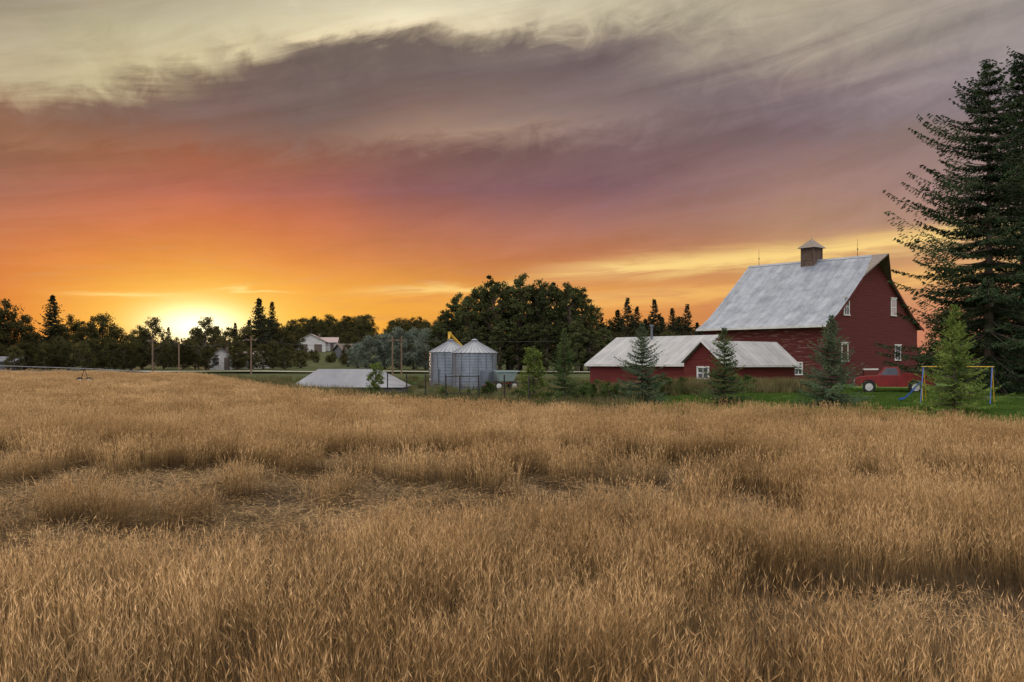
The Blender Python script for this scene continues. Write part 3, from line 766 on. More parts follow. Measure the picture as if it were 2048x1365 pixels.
mb = MB(); mb.box(6.0, 8.4, -.09, -.002, -.3, 1.35); d_ = part(barn, "door", mb.mesh("door", M_shed))
mb = MB(); mb.box(5.9, 8.5, -.11, -.002, 1.35, 1.5)
part(d_, "frame", mb.mesh("frame", M_white))
mb = MB(); mb.cyl((8.1, -.15, .6), (8.1, -.15, .9), .02, .02, 5); part(d_, "handle", mb.mesh("handle", M_darkmetal))
def window_x(parent, y, z, w, h, name="window", glass=M_glass):
    o = window_y(parent, 0, 0, w, h, 0, glass, True, name, hood=False)
    o.location = (0, y, z); o.rotation_euler = (0, 0, -math.pi / 2)
    return o
window_x(barn, 3.0, 1.5, .7, 1.0); window_x(barn, 6.2, 1.5, .7, 1.0)

# ------------------------------------------------------------------ sheds
def shed(name, label, origin, x0, x1, y0, y1, ridge_axis, eave, ridge, base, wall, rmat, over=.3):
    o = thing(name, label, "shed", (origin[0], origin[1], base), TH)
    mb = MB()
    if ridge_axis == 'y':
        xm = (x0 + x1) / 2
        mb.prism_y([(x0, -.5), (x0, eave), (xm, ridge), (x1, eave), (x1, -.5)], y0, y1)
        part(o, "wall", mb.mesh("wall", wall))
        mb = MB(); s_ = (ridge - eave) / (xm - x0); t = .1
        mb.prism_y([(x0 - over, eave - s_ * over + .02), (xm, ridge + .02), (x1 + over, eave - s_ * over + .02), (x1 + over, eave - s_ * over + t), (xm, ridge + t + .03), (x0 - over, eave - s_ * over + t)], y0 - .02, y1 + over)
        r_ = part(o, "roof", mb.mesh("roof", rmat))
        mb = MB(); mb.box(x0 - over - .04, x0 - over, y0, y1 + over, eave - s_ * over - .08, eave - s_ * over + .1)
        part(o, "eave_trim", mb.mesh("eave_trim", M_white))
    else:
        ym = (y0 + y1) / 2
        mb.prism_x([(y0, -.5), (y0, eave), (ym, ridge), (y1, eave), (y1, -.5)], x0, x1)
        part(o, "wall", mb.mesh("wall", wall))
        mb = MB(); s_ = (ridge - eave) / (ym - y0); t = .1; ob = .02
        prof_ = [(y0 - over, eave - s_ * over + .02), (ym, ridge + .02), (y1 + ob, eave - s_ * ob + .02), (y1 + ob, eave - s_ * ob + t), (ym, ridge + t + .03), (y0 - over, eave - s_ * over + t)]
        mb.prism_x(prof_, x0 - over, x1 + over)
        r_ = part(o, "roof", mb.mesh("roof", rmat))
        mb = MB(); mb.prism_x(prof_, x0 - over - .05, x0 - over - .003); mb.box(x0 - over, x1 + over, y0 - over - .04, y0 - over - .002, eave - s_ * over - .05, eave - s_ * over + .1)
        part(o, "eave_trim", mb.mesh("eave_trim", M_white))
    return o
S1 = (12.93, 72.0)
s1 = shed("long_shed", "long low red shed with pale metal roof", S1, 0, 6.66, 0, 10.4, 'y', 1.96, 3.94, .9, M_shed, M_shedroof)
mb = MB(); mb.cyl((3.0, 6.5, 3.6), (3.0, 6.5, 4.9), .09, .09, 8); mb.cyl((3.0, 6.5, 4.85), (3.0, 6.5, 5.0), .17, .17, 8); part(s1, "chimney", mb.mesh("chimney", M_galv))
s2 = shed("gabled_shed", "small red gabled shed with white-trimmed window", (12.33, 71.5), 0, 8.3, -3.63, -.03, 'x', 1.96, 3.42, .9, M_shed, M_shedroofx)
w_ = window_x(s2, -1.8, 1.25, .85, .7)
mb = MB(); mb.box(1.2, 2.1, -3.70, -3.632, -.1, 1.75); d_ = part(s2, "door", mb.mesh("door", M_shed))
mb = MB(); mb.cyl((1.95, -3.74, .9), (1.95, -3.70, .9), .03, .03, 6); part(d_, "handle", mb.mesh("handle", M_darkmetal))
o = thing("low_storage_building", "low building with dull grey hipped roof behind the crop", "shed", (-12.4, 80, g(-12.4, 80)))
mb = MB(); mb.box(-4.9, 3.7, -2.0, 4.0, -.5, .5); part(o, "wall", mb.mesh("wall", M_greywall))
mb = MB(); mb.add([(-5.0, -2.3, .38), (3.9, -2.3, .38), (3.9, 4.3, .38), (-5.0, 4.3, .38), (-3.4, 1.2, 1.8), (1.6, 1.2, 1.8)], [(0, 1, 5, 4), (1, 2, 5), (2, 3, 4, 5), (3, 0, 4), (3, 2, 1, 0)])
part(o, "roof", mb.mesh("roof", M_tarp))

# ------------------------------------------------------------------ grain bins
def corrug(r, z0, z1, n=48, rings=26):
    mb = MB(); vs = []
    for j in range(rings * 2 + 1):
        rr = r + (.018 if j % 2 else 0); z = z0 + (z1 - z0) * j / (rings * 2)
        for i in range(n):
            a = 2 * math.pi * i / n; vs.append((rr * math.cos(a), rr * math.sin(a), z))
    fs = [(j * n + i, j * n + (i + 1) % n, (j + 1) * n + (i + 1) % n, (j + 1) * n + i) for j in range(rings * 2) for i in range(n)]
    mb.add(vs, fs)
    for i in range(16):
        a = 2 * math.pi * i / 16 + .1
        mb.cyl((math.cos(a) * (r + .04), math.sin(a) * (r + .04), z0), (math.cos(a) * (r + .04), math.sin(a) * (r + .04), z1), .025, .025, 4)
    return mb.mesh("bin_wall", M_galv)
bw = corrug(1.87, -.3, 3.1)
mb = MB(); n = 28
vs = [(1.98 * math.cos(2*math.pi*i/n), 1.98 * math.sin(2*math.pi*i/n), 3.05) for i in range(n)] + [(.28 * math.cos(2*math.pi*i/n), .28 * math.sin(2*math.pi*i/n), 4.02) for i in range(n)]
mb.add(vs, [(i, (i+1) % n, n + (i+1) % n, n + i) for i in range(n)])
for i in range(n):
    a = 2*math.pi*i/n
    mb.cyl((1.98*math.cos(a), 1.98*math.sin(a), 3.08), (.28*math.cos(a), .28*math.sin(a), 4.05), .03, .02, 4)
br = mb.mesh("bin_roof", M_binroof)
mb = MB(); mb.cyl((0, 0, 3.98), (0, 0, 4.16), .3, .3, 14); mb.cyl((0, 0, 4.16), (0, 0, 4.26), .34, .1, 14); bcap = mb.mesh("bin_cap", M_galv)
mb = MB(); mb.box(-.35, .35, -1.98, -1.86, .2, 1.6); bd = mb.mesh("bin_door", M_galv)
mb = MB()
for s_ in (-.22, .22): mb.cyl((s_, -2.02, 0), (s_, -2.02, 3.2), .02, .02, 4)
for z in np.arange(.2, 3.2, .3): mb.cyl((-.22, -2.02, z), (.22, -2.02, z), .015, .015, 4)
bl = mb.mesh("bin_ladder", M_darkmetal)
for x, y, rz, lab in ((-3.2, 85, .5, "round corrugated steel grain bin with conical roof"), (-5.55, 90, -.7, "round steel grain bin with yellow auger above its roof")):
    o = thing("grain_bin", lab, "grain bin", (x, y, g(x, y)), rz, "pair of steel grain bins")
    part(o, "bin_wall", bw); part(o, "roof", br); part(o, "roof_cap", bcap); part(o, "door", bd); part(o, "ladder", bl, rot=(0, 0, 1.1))
o = thing("grain_auger", "yellow grain auger reaching over the bin roof", "auger", (-5.55, 90, g(-5.55, 90)))
mb = MB(); mb.cyl((-.1, .2, 4.75), (3.6, 4.8, .6), .13, .13, 10); part(o, "tube", mb.mesh("tube", M_yellow))
mb = MB(); mb.cyl((-.1, .2, 4.8), (-.15, -.05, 4.25), .13, .10, 8); mb.box(-.25, .05, .05, .35, 4.65, 4.92); part(o, "spout", mb.mesh("spout", M_yellow))
mb = MB(); mb.cyl((1.8, 1.6, 0), (1.75, 2.35, 2.6), .05, .05, 6); mb.cyl((2.4, 3.0, 0), (1.8, 2.4, 2.6), .05, .05, 6); mb.cyl((1.4, 1.9, .35), (2.9, 2.9, .35), .05, .05, 6)
part(o, "support", mb.mesh("support", M_darkmetal))
def wheel_meshes(r, w):
    t = MB(); n = 24
    pr = [(r * .6, -w/2), (r * .93, -w/2), (r, -w/3), (r, w/3), (r * .93, w/2), (r * .6, w/2)]
    vs = []
    for i in range(n):
        a = 2 * math.pi * i / n
        for rr, y in pr: vs.append((rr * math.cos(a), y, rr * math.sin(a)))
    k = len(pr)
    t.add(vs, [(i*k + j, i*k + (j+1) % k, ((i+1) % n)*k + (j+1) % k, ((i+1) % n)*k + j) for i in range(n) for j in range(k)])
    q = MB(); q.cyl((0, -w*.38, 0), (0, w*.38, 0), r*.6, r*.6, 18); q.cyl((0, -w*.5, 0), (0, w*.5, 0), r*.2, r*.2, 10)
    for i in range(6):
        a = i * math.pi / 3; q.cyl((r*.4*math.cos(a), -w*.44, r*.4*math.sin(a)), (r*.4*math.cos(a), w*.44, r*.4*math.sin(a)), r*.07, r*.07, 6)
    return t.mesh("tyre", M_rubber), q.mesh("rim", M_white)
def add_wheel(o, x, y, z, ms):
    w = part(o, "wheel", None, (x, y, z)); part(w, "tyre", ms[0]); part(w, "rim", ms[1])
wm_small = wheel_meshes(.36, .2); wm = wheel_meshes(.42, .26)
x, y = -.55, 83
o = thing("grain_wagon", "pale teal grain wagon with red running gear", "wagon", (x, y, g(x, y)), .15)
mb = MB(); mb.add([(-.6, -.7, .75), (.6, -.7, .75), (.6, .7, .75), (-.6, .7, .75), (-.9, -1, 1.6), (.9, -1, 1.6), (.9, 1, 1.6), (-.9, 1, 1.6)], [(0, 1, 5, 4), (1, 2, 6, 5), (2, 3, 7, 6), (3, 0, 4, 7), (0, 3, 2, 1)])
mb.box(-.93, .93, -1.04, -1.0, 1.5, 1.63); mb.box(-.93, .93, 1.0, 1.04, 1.5, 1.63); part(o, "hopper", mb.mesh("hopper", M_teal))
mb = MB(); mb.box(-.9, .9, -.4, .4, .5, .62); mb.cyl((-.9, 0, .55), (-1.9, 0, .35), .05, .05, 6)
for sx in (-.55, .55):
    for sy in (-.5, .5): mb.cyl((sx, sy, .55), (sx * 1.2, sy * 1.5, 1.3), .04, .04, 6)
part(o, "chassis", mb.mesh("chassis", M_redpaint))
for sx in (-.65, .65):
    for sy in (-.75, .75): add_wheel(o, sx, sy, .36, wm_small)

# ------------------------------------------------------------------ fence
fx = [-7.4, -6.1, -4.9, -3.65, -2.9, -1.75, -.4, .9]
fy = [edge(a_) + 1.3 for a_ in fx]
o = thing("wire_fence", "dark metal posts and wire fence along the crop", "fence", (fx[0], fy[0], 0))
pm = MB(); pm.cyl((0, 0, -.3), (0, 0, 2.0), .045, .04, 6); pm.cyl((0, 0, 2.0), (0, 0, 2.06), .06, .03, 6); pm = pm.mesh("fence_post", M_darkmetal)
for a_, b_ in zip(fx, fy): part(o, "post", pm, (a_ - fx[0], b_ - fy[0], g(a_, b_)), (U(-.03, .03), U(-.03, .03), 0))
mb = MB()
for i in range(len(fx) - 1):
    pa = (fx[i] - fx[0], fy[i] - fy[0], g(fx[i], fy[i])); pb = (fx[i+1] - fx[0], fy[i+1] - fy[0], g(fx[i+1], fy[i+1]))
    for k, hz in enumerate(np.arange(.15, 1.95, .3)):
        mb.cyl((pa[0], pa[1], pa[2] + hz), (pb[0], pb[1], pb[2] + hz), .008, .008, 4)
    if i in (3, 4): mb.cyl((pa[0], pa[1], pa[2] + 1.95), (pb[0], pb[1], pb[2] + 1.95), .03, .03, 6); mb.cyl((pa[0], pa[1], pa[2] + 1.0), (pb[0], pb[1], pb[2] + 1.0), .025, .025, 6)
part(o, "wire", mb.mesh("wire", M_darkmetal))

# ------------------------------------------------------------------ pickup
def pickup(loc, rz, label, paint, scale=1.0, group=None):
    o = thing("pickup_truck", label, "truck", loc, rz, group); o.scale = (scale,) * 3
    def arch(cx, r, n=8): return [(cx + r * math.cos(math.pi * (1 - i / n)), .42 + r * math.sin(math.pi * (1 - i / n))) for i in range(n + 1)]
    bot = [(0, .5)] + arch(.9, .5) + arch(3.75, .5) + [(4.85, .5)]
    mb = MB()
    top = [(4.85, 1.12), (2.85, 1.12), (2.85, 1.14), (1.45, 1.16), (.35, 1.1), (.02, .95)]
    prof_ = bot + top
    n = len(prof_)
    mb.add([(x, -.88, z) for x, z in prof_] + [(x, .88, z) for x, z in prof_], [tuple(range(n)), tuple(reversed(range(n, 2*n)))] + [((i+1) % n, i, n+i, n+(i+1) % n) for i in range(n)])
    part(o, "body", mb.mesh("body", paint))
    mb = MB(); cabp = [(1.4, 1.15), (1.85, 1.72), (2.7, 1.75), (2.85, 1.13)]
    vs = [(x, -.86 + (z - 1.13) * .15, z) for x, z in cabp] + [(x, .86 - (z - 1.13) * .15, z) for x, z in cabp]
    mb.add(vs, [(0, 1, 2, 3), (7, 6, 5, 4), (0, 4, 5, 1), (1, 5, 6, 2), (2, 6, 7, 3)]); part(o, "cab", mb.mesh("cab", paint))
    mb = MB()
    for s_ in (-1, 1):
        def Y(z): return s_ * (.868 - (z - 1.13) * .15)
        mb.add([(1.62, Y(1.2), 1.2), (1.95, Y(1.64), 1.64), (2.6, Y(1.66), 1.66), (2.7, Y(1.2), 1.2)], [(0, 1, 2, 3)])
    mb.add([(1.46, -.76, 1.21), (1.46, .76, 1.21), (1.80, .72, 1.67), (1.80, -.72, 1.67)], [(0, 1, 2, 3)])
    part(o, "window", mb.mesh("window", M_glass), loc=(-.008, 0, .004))
    mb = MB(); mb.box(2.95, 4.8, -.8, .8, 1.123, 1.127); part(o, "bed", mb.mesh("bed", M_rubber))
    mb = MB()
    for s_ in (-1, 1): mb.box(2.9, 4.85, s_ * .86 - .04, s_ * .86 + .04, 1.121, 1.32)
    mb.box(4.77, 4.86, -.81, .81, 1.121, 1.32); part(o, "bed_wall", mb.mesh("bed_wall", paint))
    mb = MB(); mb.box(-.14, -.02, -.9, .9, .48, .66); mb.box(4.87, 4.97, -.88, .88, .48, .64); part(o, "bumper", mb.mesh("bumper", M_chrome))
    mb = MB(); mb.box(-.03, .015, -.5, .5, .72, .98); part(o, "grille", mb.mesh("grille", M_darkmetal))
    for s_ in (-1, 1):
        mb = MB(); mb.cyl((-.05, s_ * .68, .85), (.05, s_ * .68, .85), .11, .11, 12); part(o, "headlight", mb.mesh("headlight", M_lamp))
    for wx in (.9, 3.75):
        for s_ in (-.79, .79): add_wheel(o, wx, s_, .42, wm)
    return o
x, y = 22.9, 66.5
pickup((x, y, g(x, y)), math.radians(-20), "old dark red pickup with white wheels parked by the barn", M_redpaint, 1.0)
x, y = -79, 196
pickup((x, y, g(x, y)), 0.1, "dark red pickup on the country road", M_redpaint, .9)
x, y = -49, 199
pickup((x, y, g(x, y)), 2.9, "white pickup parked by the roadside houses", M_white)
x, y = -52, 203
pickup((x, y, g(x, y)), .2, "white pickup beside roadside trees", M_white)

# ------------------------------------------------------------------ swing set
x, y = 21.9, 53
o = thing("swing_set", "blue and yellow swing set with slide on the lawn", "swing set", (x, y, g(x, y)), -.45)
mb = MB(); mb2 = MB()
for xx in (0, 3.3):
    mb.cyl((xx - .1, -.8, 0), (xx, 0, 1.9), .028, .028, 8); mb2.cyl((xx + .1, .8, 0), (xx, 0, 1.9), .028, .028, 8)
    mb2.cyl((xx, -.36, .9), (xx, .36, .9), .018, .018, 8)
mb2.cyl((-.1, 0, 1.92), (3.4, 0, 1.92), .024, .024, 8)
part(o, "frame", mb.mesh("frame", M_blue), label="blue tubular legs"); part(o, "frame", mb2.mesh("frame", M_yellow), label="yellow tubular legs and top bar")
for xx in (1.0, 2.3):
    mb = MB(); mb.box(xx - .2, xx + .2, -.09, .09, .45, .49); s_ = part(o, "swing_seat", mb.mesh("swing_seat", M_yellow))
    mb = MB(); mb.cyl((xx - .18, 0, .48), (xx - .18, 0, 1.9), .01, .01, 4); mb.cyl((xx + .18, 0, .48), (xx + .18, 0, 1.9), .01, .01, 4); part(s_, "chain", mb.mesh("chain", M_darkmetal))
mb = MB()
sp = [(-.1, 1.05), (-.3, .9), (-.65, .45), (-.95, .18), (-1.2, .12)]
for i in range(len(sp) - 1):
    (xa, za), (xb, zb) = sp[i], sp[i+1]
    mb.add([(xa, -.22, za), (xa, .22, za), (xb, .22, zb), (xb, -.22, zb)], [(0, 1, 2, 3)])
    for s_ in (-.22, .22): mb.add([(xa, s_, za), (xb, s_, zb), (xb, s_, zb + .1), (xa, s_, za + .1)], [(0, 1, 2, 3)])
part(o, "slide", mb.mesh("slide", M_blue))
mb = MB()
for s_ in (-.2, .2): mb.cyl((-.05, s_, 0), (-.05, s_, 1.15), .02, .02, 6)
for z in (.3, .6, .9): mb.cyl((-.05, -.2, z), (-.05, .2, z), .018, .018, 6)
part(o, "ladder", mb.mesh("ladder", M_yellow))

# ------------------------------------------------------------------ houses
def house(loc, rz, w, d, hw, hr, wall, roofm, label, garage=0, gable_front=False):
    o = thing("house", label, "house", loc, rz)
    mb = MB()
    if gable_front: mb.prism_y([(-w/2, -1), (-w/2, hw), (0, hw + hr), (w/2, hw), (w/2, -1)], 0, d)
    else: mb.prism_x([(0, -1), (0, hw), (d/2, hw + hr), (d, hw), (d, -1)], -w/2, w/2)
    part(o, "wall", mb.mesh("wall", wall))
    mb = MB(); ov = .4; t = .18
    if gable_front:
        s_ = hr / (w/2); mb.prism_y([(-w/2 - ov, hw - s_*ov + .02), (0, hw + hr + .02), (w/2 + ov, hw - s_*ov + .02), (w/2 + ov, hw - s_*ov + t), (0, hw + hr + t), (-w/2 - ov, hw - s_*ov + t)], -ov, d + ov)
    else:
        s_ = hr / (d/2); mb.prism_x([(-ov, hw - s_*ov + .02), (d/2, hw + hr + .02), (d + ov, hw - s_*ov + .02), (d + ov, hw - s_*ov + t), (d/2, hw + hr + t), (-ov, hw - s_*ov + t)], -w/2 - ov, w/2 + ov)
    r_ = part(o, "roof", mb.mesh("roof", roofm))
    mb = MB(); mb.box(w*.2, w*.2 + .5, d*.6, d*.6 + .5, hw, hw + hr + .3); part(r_, "chimney", mb.mesh("chimney", M_brownroof))
    nw = max(2, int(w / 3))
    for i in range(nw):
        xx = -w/2 + w * (i + .5) / nw
        if i < garage:
            mb = MB(); mb.box(xx - 1.0, xx + 1.0, -.06, -.003, 0, 2.0); part(o, "garage_door", mb.mesh("garage_door", M_brownroof))
        elif i == nw - 1:
            mb = MB(); mb.box(xx - .45, xx + .45, -.06, -.003, 0, 2.05); dd = part(o, "door", mb.mesh("door", M_brownroof))
            mb = MB(); mb.cyl((xx + .35, -.1, 1), (xx + .35, -.06, 1), .04, .04, 6); part(dd, "handle", mb.mesh("handle", M_chrome))
        else: window_y(o, xx, 1.5, 1.1, 1.1, 0, M_glass, True, hood=False)
    return o
for b_, y, w, d, hw, hr, wl, rfm, lab, gar, gf, rz in [
        (-.202, 262, 7.5, 8, 2.7, 1.9, M_whitewall, M_redroof, "white house with double garage and reddish roof on the hill", 2, True, .1),
        (-.185, 265, 4.5, 8, 2.3, 1.3, M_whitewall, M_redroof, "white side building next to the house on the hill", 0, False, .1),
        (-.157, 235, 6.0, 7, 2.0, 1.4, M_greywall, M_brownroof, "small grey house with brown roof on the hillside", 0, False, .5),
        (-.292, 166, 3.6, 5, 2.2, 1.4, M_whitewall, M_brownroof, "white gabled house among roadside trees", 0, True, .3),
        (-.268, 175, 4.4, 5, 1.9, 1.0, M_whitewall, M_redroof, "low white building with pale roof among trees", 0, False, -.2),
        (-.513, 156, 4.6, 6, 1.5, .7, M_greywall, M_greywall, "small grey house by the road", 0, False, .2)]:
    x = b_ * y
    house((x, y, g(x, y)), rz, w, d, hw, hr, wl, rfm, lab, gar, gf)

# ------------------------------------------------------------------ power poles and cables
def pole(x, y, h):
    o = thing("utility_pole", "wooden utility pole with crossarm beside the road", "utility pole", (x, y, g(x, y)), .1, "utility poles along the road")
    mb = MB(); mb.cyl((0, 0, -.4), (0, 0, h), .12, .085, 8); part(o, "pole", mb.mesh("pole", M_pole))
    mb = MB(); mb.box(-.7, .7, -.14, -.06, h - .6, h - .5)
    part(o, "crossarm", mb.mesh("crossarm", M_pole))
    for xx in (-.65, .65):
        mb = MB(); mb.cyl((xx, -.09, h - .5), (xx, -.09, h - .36), .04, .03, 6); part(o, "insulator", mb.mesh("insulator", M_glass))
    return (x, y, g(x, y) + h - .4)
tops = [pole(b_ * y, y, h) for b_, y, h in ((-.361, 133, 5.0), (-.262, 131, 5.2), (-.120, 132, 5.2), (.16, 172, 7.0))]
pole(-.3345 * 150, 150, 5.0); pole(-.111 * 137, 137, 5.2)
for i in range(len(tops) - 1):
    a_, b_ = Vector(tops[i]), Vector(tops[i + 1])
    mb = MB()
    for off in (-.65, .65):
        pr = None
        for k in range(13):
            t = k / 12; p_ = a_.lerp(b_, t) + Vector((off, 0, -.9 * 4 * t * (1 - t)))
            if pr is not None: mb.cyl(pr - a_, p_ - a_, .014, .014, 4, caps=False)
            pr = p_
    thing("power_cable", "thin power cables strung between wooden poles", "cable", tuple(a_), group="power cables", mesh=mb.mesh("power_cable", M_cable))

# ------------------------------------------------------------------ wheel line irrigation
o = thing("irrigation_line", "long metal irrigation pipe on wheels across the crop", "irrigation", (0, 0, 0))
mb = MB(); A = [Vector((-66, 112, 0)), Vector((-56, 103, 0)), Vector((-36.5, 85, 0)), Vector((-27, 74, 0))]
for v in A: v.z = g(v.x, v.y) + 1.75
for i in range(3):
    a_, b_ = A[i], A[i+1]; n = 10; pr = None
    mb.cyl(a_, b_, .045, .045, 6)
    if i < 2:
        for k in range(n + 1):
            t = k / n; p_ = a_.lerp(b_, t) - Vector((0, 0, .45 * 4 * t * (1 - t)))
            if pr: mb.cyl(pr, p_, .018, .018, 4)
            mb.cyl(p_, a_.lerp(b_, t), .012, .012, 4); pr = p_
part(o, "pipe", mb.mesh("pipe", M_galv))
wmi = wheel_meshes(.4, .16)
for v in (A[1], A[2]):
    mb = MB(); z0 = g(v.x, v.y)
    for dx in (-.35, .35): mb.cyl((v.x + dx, v.y, z0 + .7), v, .03, .03, 6)
    mb.cyl((v.x - .45, v.y, z0 + .7), (v.x + .45, v.y, z0 + .7), .035, .035, 6); part(o, "tower", mb.mesh("tower", M_darkmetal))
    for dx in (-.4, .4):
        add_wheel(o, v.x + dx, v.y, z0 + .62, wmi)

# ------------------------------------------------------------------ world
w = bpy.data.worlds.new("World"); sc.world = w; w.use_nodes = True
nt = w.node_tree; nt.nodes.clear(); N = nt.nodes; L = nt.links
def plug(i, v):
    if hasattr(v, 'is_output'): L.new(v, i)
    else: i.default_value = v
def Mt(op, a, b=None, c=None, clamp=False):
    n = N.new('ShaderNodeMath'); n.operation = op; n.use_clamp = clamp
    plug(n.inputs[0], a)
    if b is not None: plug(n.inputs[1], b)
    if c is not None: plug(n.inputs[2], c)
    return n.outputs[0]
def MR(v, a, b, c=0.0, d=1.0, smooth=True):
    n = N.new('ShaderNodeMapRange'); n.interpolation_type = 'SMOOTHSTEP' if smooth else 'LINEAR'
    plug(n.inputs['Value'], v); n.inputs['From Min'].default_value = a; n.inputs['From Max'].default_value = b
    n.inputs['To Min'].default_value = c; n.inputs['To Max'].default_value = d; return n.outputs[0]
def Mix(f, a, b, mode='MIX'):
    n = N.new('ShaderNodeMix'); n.data_type = 'RGBA'; n.blend_type = mode; n.clamp_factor = True
    plug(n.inputs['Factor'], f); plug(n.inputs['A'], a); plug(n.inputs['B'], b); return n.outputs['Result']
def XYZ(a, b, c):
    n = N.new('ShaderNodeCombineXYZ'); plug(n.inputs[0], a); plug(n.inputs[1], b); plug(n.inputs[2], c); return n.outputs[0]
def NZ(v, s, d=6, r=.6, dist=0.0):
    n = N.new('ShaderNodeTexNoise'); L.new(v, n.inputs['Vector']); n.inputs['Scale'].default_value = s; n.inputs['Detail'].default_value = d
    n.inputs['Roughness'].default_value = r; n.inputs['Distortion'].default_value = dist; return n.outputs[0]
tc = N.new('ShaderNodeTexCoord'); sp = N.new('ShaderNodeSeparateXYZ'); L.new(tc.outputs['Generated'], sp.inputs[0])
dx, dy, dz = sp.outputs
az = Mt('ARCTAN2', dx, dy)
hyp = Mt('SQRT', Mt('ADD', Mt('MULTIPLY', dx, dx), Mt('MULTIPLY', dy, dy)))
e = Mt('DIVIDE', dz, Mt('MAXIMUM', hyp, .02)); e = Mt('MINIMUM', Mt('MAXIMUM', e, 0.0), 3.0)
slope = MR(e, .03, .22, .03, .22)
q = Mt('SUBTRACT', e, Mt('MULTIPLY', slope, az))
v1 = XYZ(az, Mt('MULTIPLY', q, 2.6), 0.0); v2 = XYZ(az, Mt('MULTIPLY', q, 6.0), 3.7); v3 = XYZ(az, Mt('MULTIPLY', q, 1.3), 9.1)
n1 = NZ(v1, 4.0, 4, .5, .8); n2 = NZ(v2, 3.6, 9, .62, .9); n3 = NZ(v3, 22.0, 7, .62, .9)
amp = MR(e, .03, .26, .15, 1.0)
wp = Mt('ADD', Mt('ADD', Mt('MULTIPLY', Mt('SUBTRACT', n1, .5), .042), Mt('MULTIPLY', Mt('SUBTRACT', n2, .5), .048)), Mt('MULTIPLY', Mt('SUBTRACT', n3, .5), .040))
ew_ = Mt('ADD', e, Mt('MULTIPLY', wp, amp))
fac = Mt('DIVIDE', ew_, .42, clamp=True)
LOWY = [728, 640, 580, 520, 450, 380]
COLS = {
 0: ([(200,85,25),(215,98,32),(215,100,35),(215,108,48),(196,104,60),(168,96,68)], [(300,130,84,70),(270,138,92,76),(245,135,90,76),(230,132,90,78),(210,135,98,86),(190,160,130,108),(150,178,160,135),(80,170,155,135),(0,152,138,128)]),
 200: ([(225,110,25),(238,128,28),(230,126,35),(224,118,45),(204,106,58),(176,94,66)], [(310,140,84,68),(285,140,88,74),(250,126,84,76),(225,118,86,82),(205,116,88,84),(188,150,128,108),(165,185,168,138),(80,180,168,142),(0,165,150,135)]),
 400: ([(242,138,25),(246,152,32),(240,142,38),(226,126,45),(210,106,55),(182,92,64)], [(320,148,82,68),(285,132,86,80),(245,114,80,80),(200,106,82,86),(165,112,90,86),(148,150,130,110),(125,198,182,150),(60,190,178,155),(0,170,158,140)]),
 600: ([(243,142,30),(244,152,35),(236,138,42),(220,116,50),(204,102,60),(168,88,68)], [(325,135,80,72),(285,124,88,86),(225,102,80,84),(160,98,80,86),(100,106,90,90),(82,150,132,116),(62,208,190,160),(35,205,192,165),(0,190,178,158)]),
 800: ([(236,138,35),(240,150,42),(232,142,48),(206,114,56),(182,98,68),(146,82,74)], [(318,118,78,80),(270,142,110,102),(225,118,92,94),(160,100,82,88),(100,100,84,88),(80,140,122,112),(55,218,200,172),(30,220,205,180),(0,205,195,172)]),
 1000: ([(225,130,45),(234,146,48),(226,136,52),(200,112,60),(172,98,74),(135,82,78)], [(310,108,76,82),(255,144,116,108),(210,122,98,100),(150,104,86,94),(100,106,90,94),(80,140,124,114),(55,205,188,165),(30,212,198,175),(0,200,188,168)]),
 1200: ([(212,118,55),(226,138,55),(222,134,58),(198,114,65),(168,102,80),(132,84,82)], [(300,106,78,88),(235,130,106,110),(200,116,96,102),(140,108,90,100),(95,118,102,106),(75,142,126,118),(50,180,166,148),(25,190,176,156),(0,188,176,156)]),
 1400: ([(205,112,62),(214,128,62),(214,128,62),(194,120,72),(170,110,84),(146,98,88)], [(285,106,82,92),(225,112,92,102),(180,110,94,104),(130,126,110,112),(95,138,124,120),(75,146,132,124),(50,160,148,136),(25,170,158,144),(0,174,162,146)]),
 1600: ([(200,110,70),(205,122,72),(212,134,70),(200,134,80),(178,124,90),(164,114,94)], [(265,108,86,98),(210,112,94,108),(170,128,108,116),(130,142,126,124),(100,152,136,130),(80,156,142,134),(55,158,145,135),(30,160,147,137),(0,160,147,135)]),
 1850: ([(202,114,78),(206,124,82),(212,138,84),(206,142,92),(180,128,100),(168,122,106)], [(260,128,106,110),(215,120,104,116),(175,122,106,118),(130,132,118,126),(100,138,124,128),(80,142,130,130),(55,146,133,132),(30,148,135,133),(0,150,137,134)]),
 2048: ([(205,115,80),(205,122,88),(210,136,90),(202,142,98),(176,128,108),(160,122,112)], [(280,142,116,120),(225,130,112,126),(175,128,112,128),(130,130,117,130),(100,134,121,132),(80,138,125,134),(55,140,127,134),(30,142,130,135),(0,144,132,135)])}
keys = sorted(COLS)
def stops_at(k):
    lo_, up_ = COLS[k]
    return [(y, c[0] - 4, c[1] + 9, c[2] + 18) for y, c in zip(LOWY, lo_)] + [(r_[0], r_[1] + 13, r_[2] + 14, r_[3] + 5) for r_ in up_]
full = []
for i, k in enumerate(keys):
    full.append((k, np.array(stops_at(k), float)))
    if i < len(keys) - 1:
        k2 = keys[i + 1]; full.append(((k + k2) / 2, (np.array(stops_at(k), float) + np.array(stops_at(k2), float)) / 2))
prev = None; prev_a = None
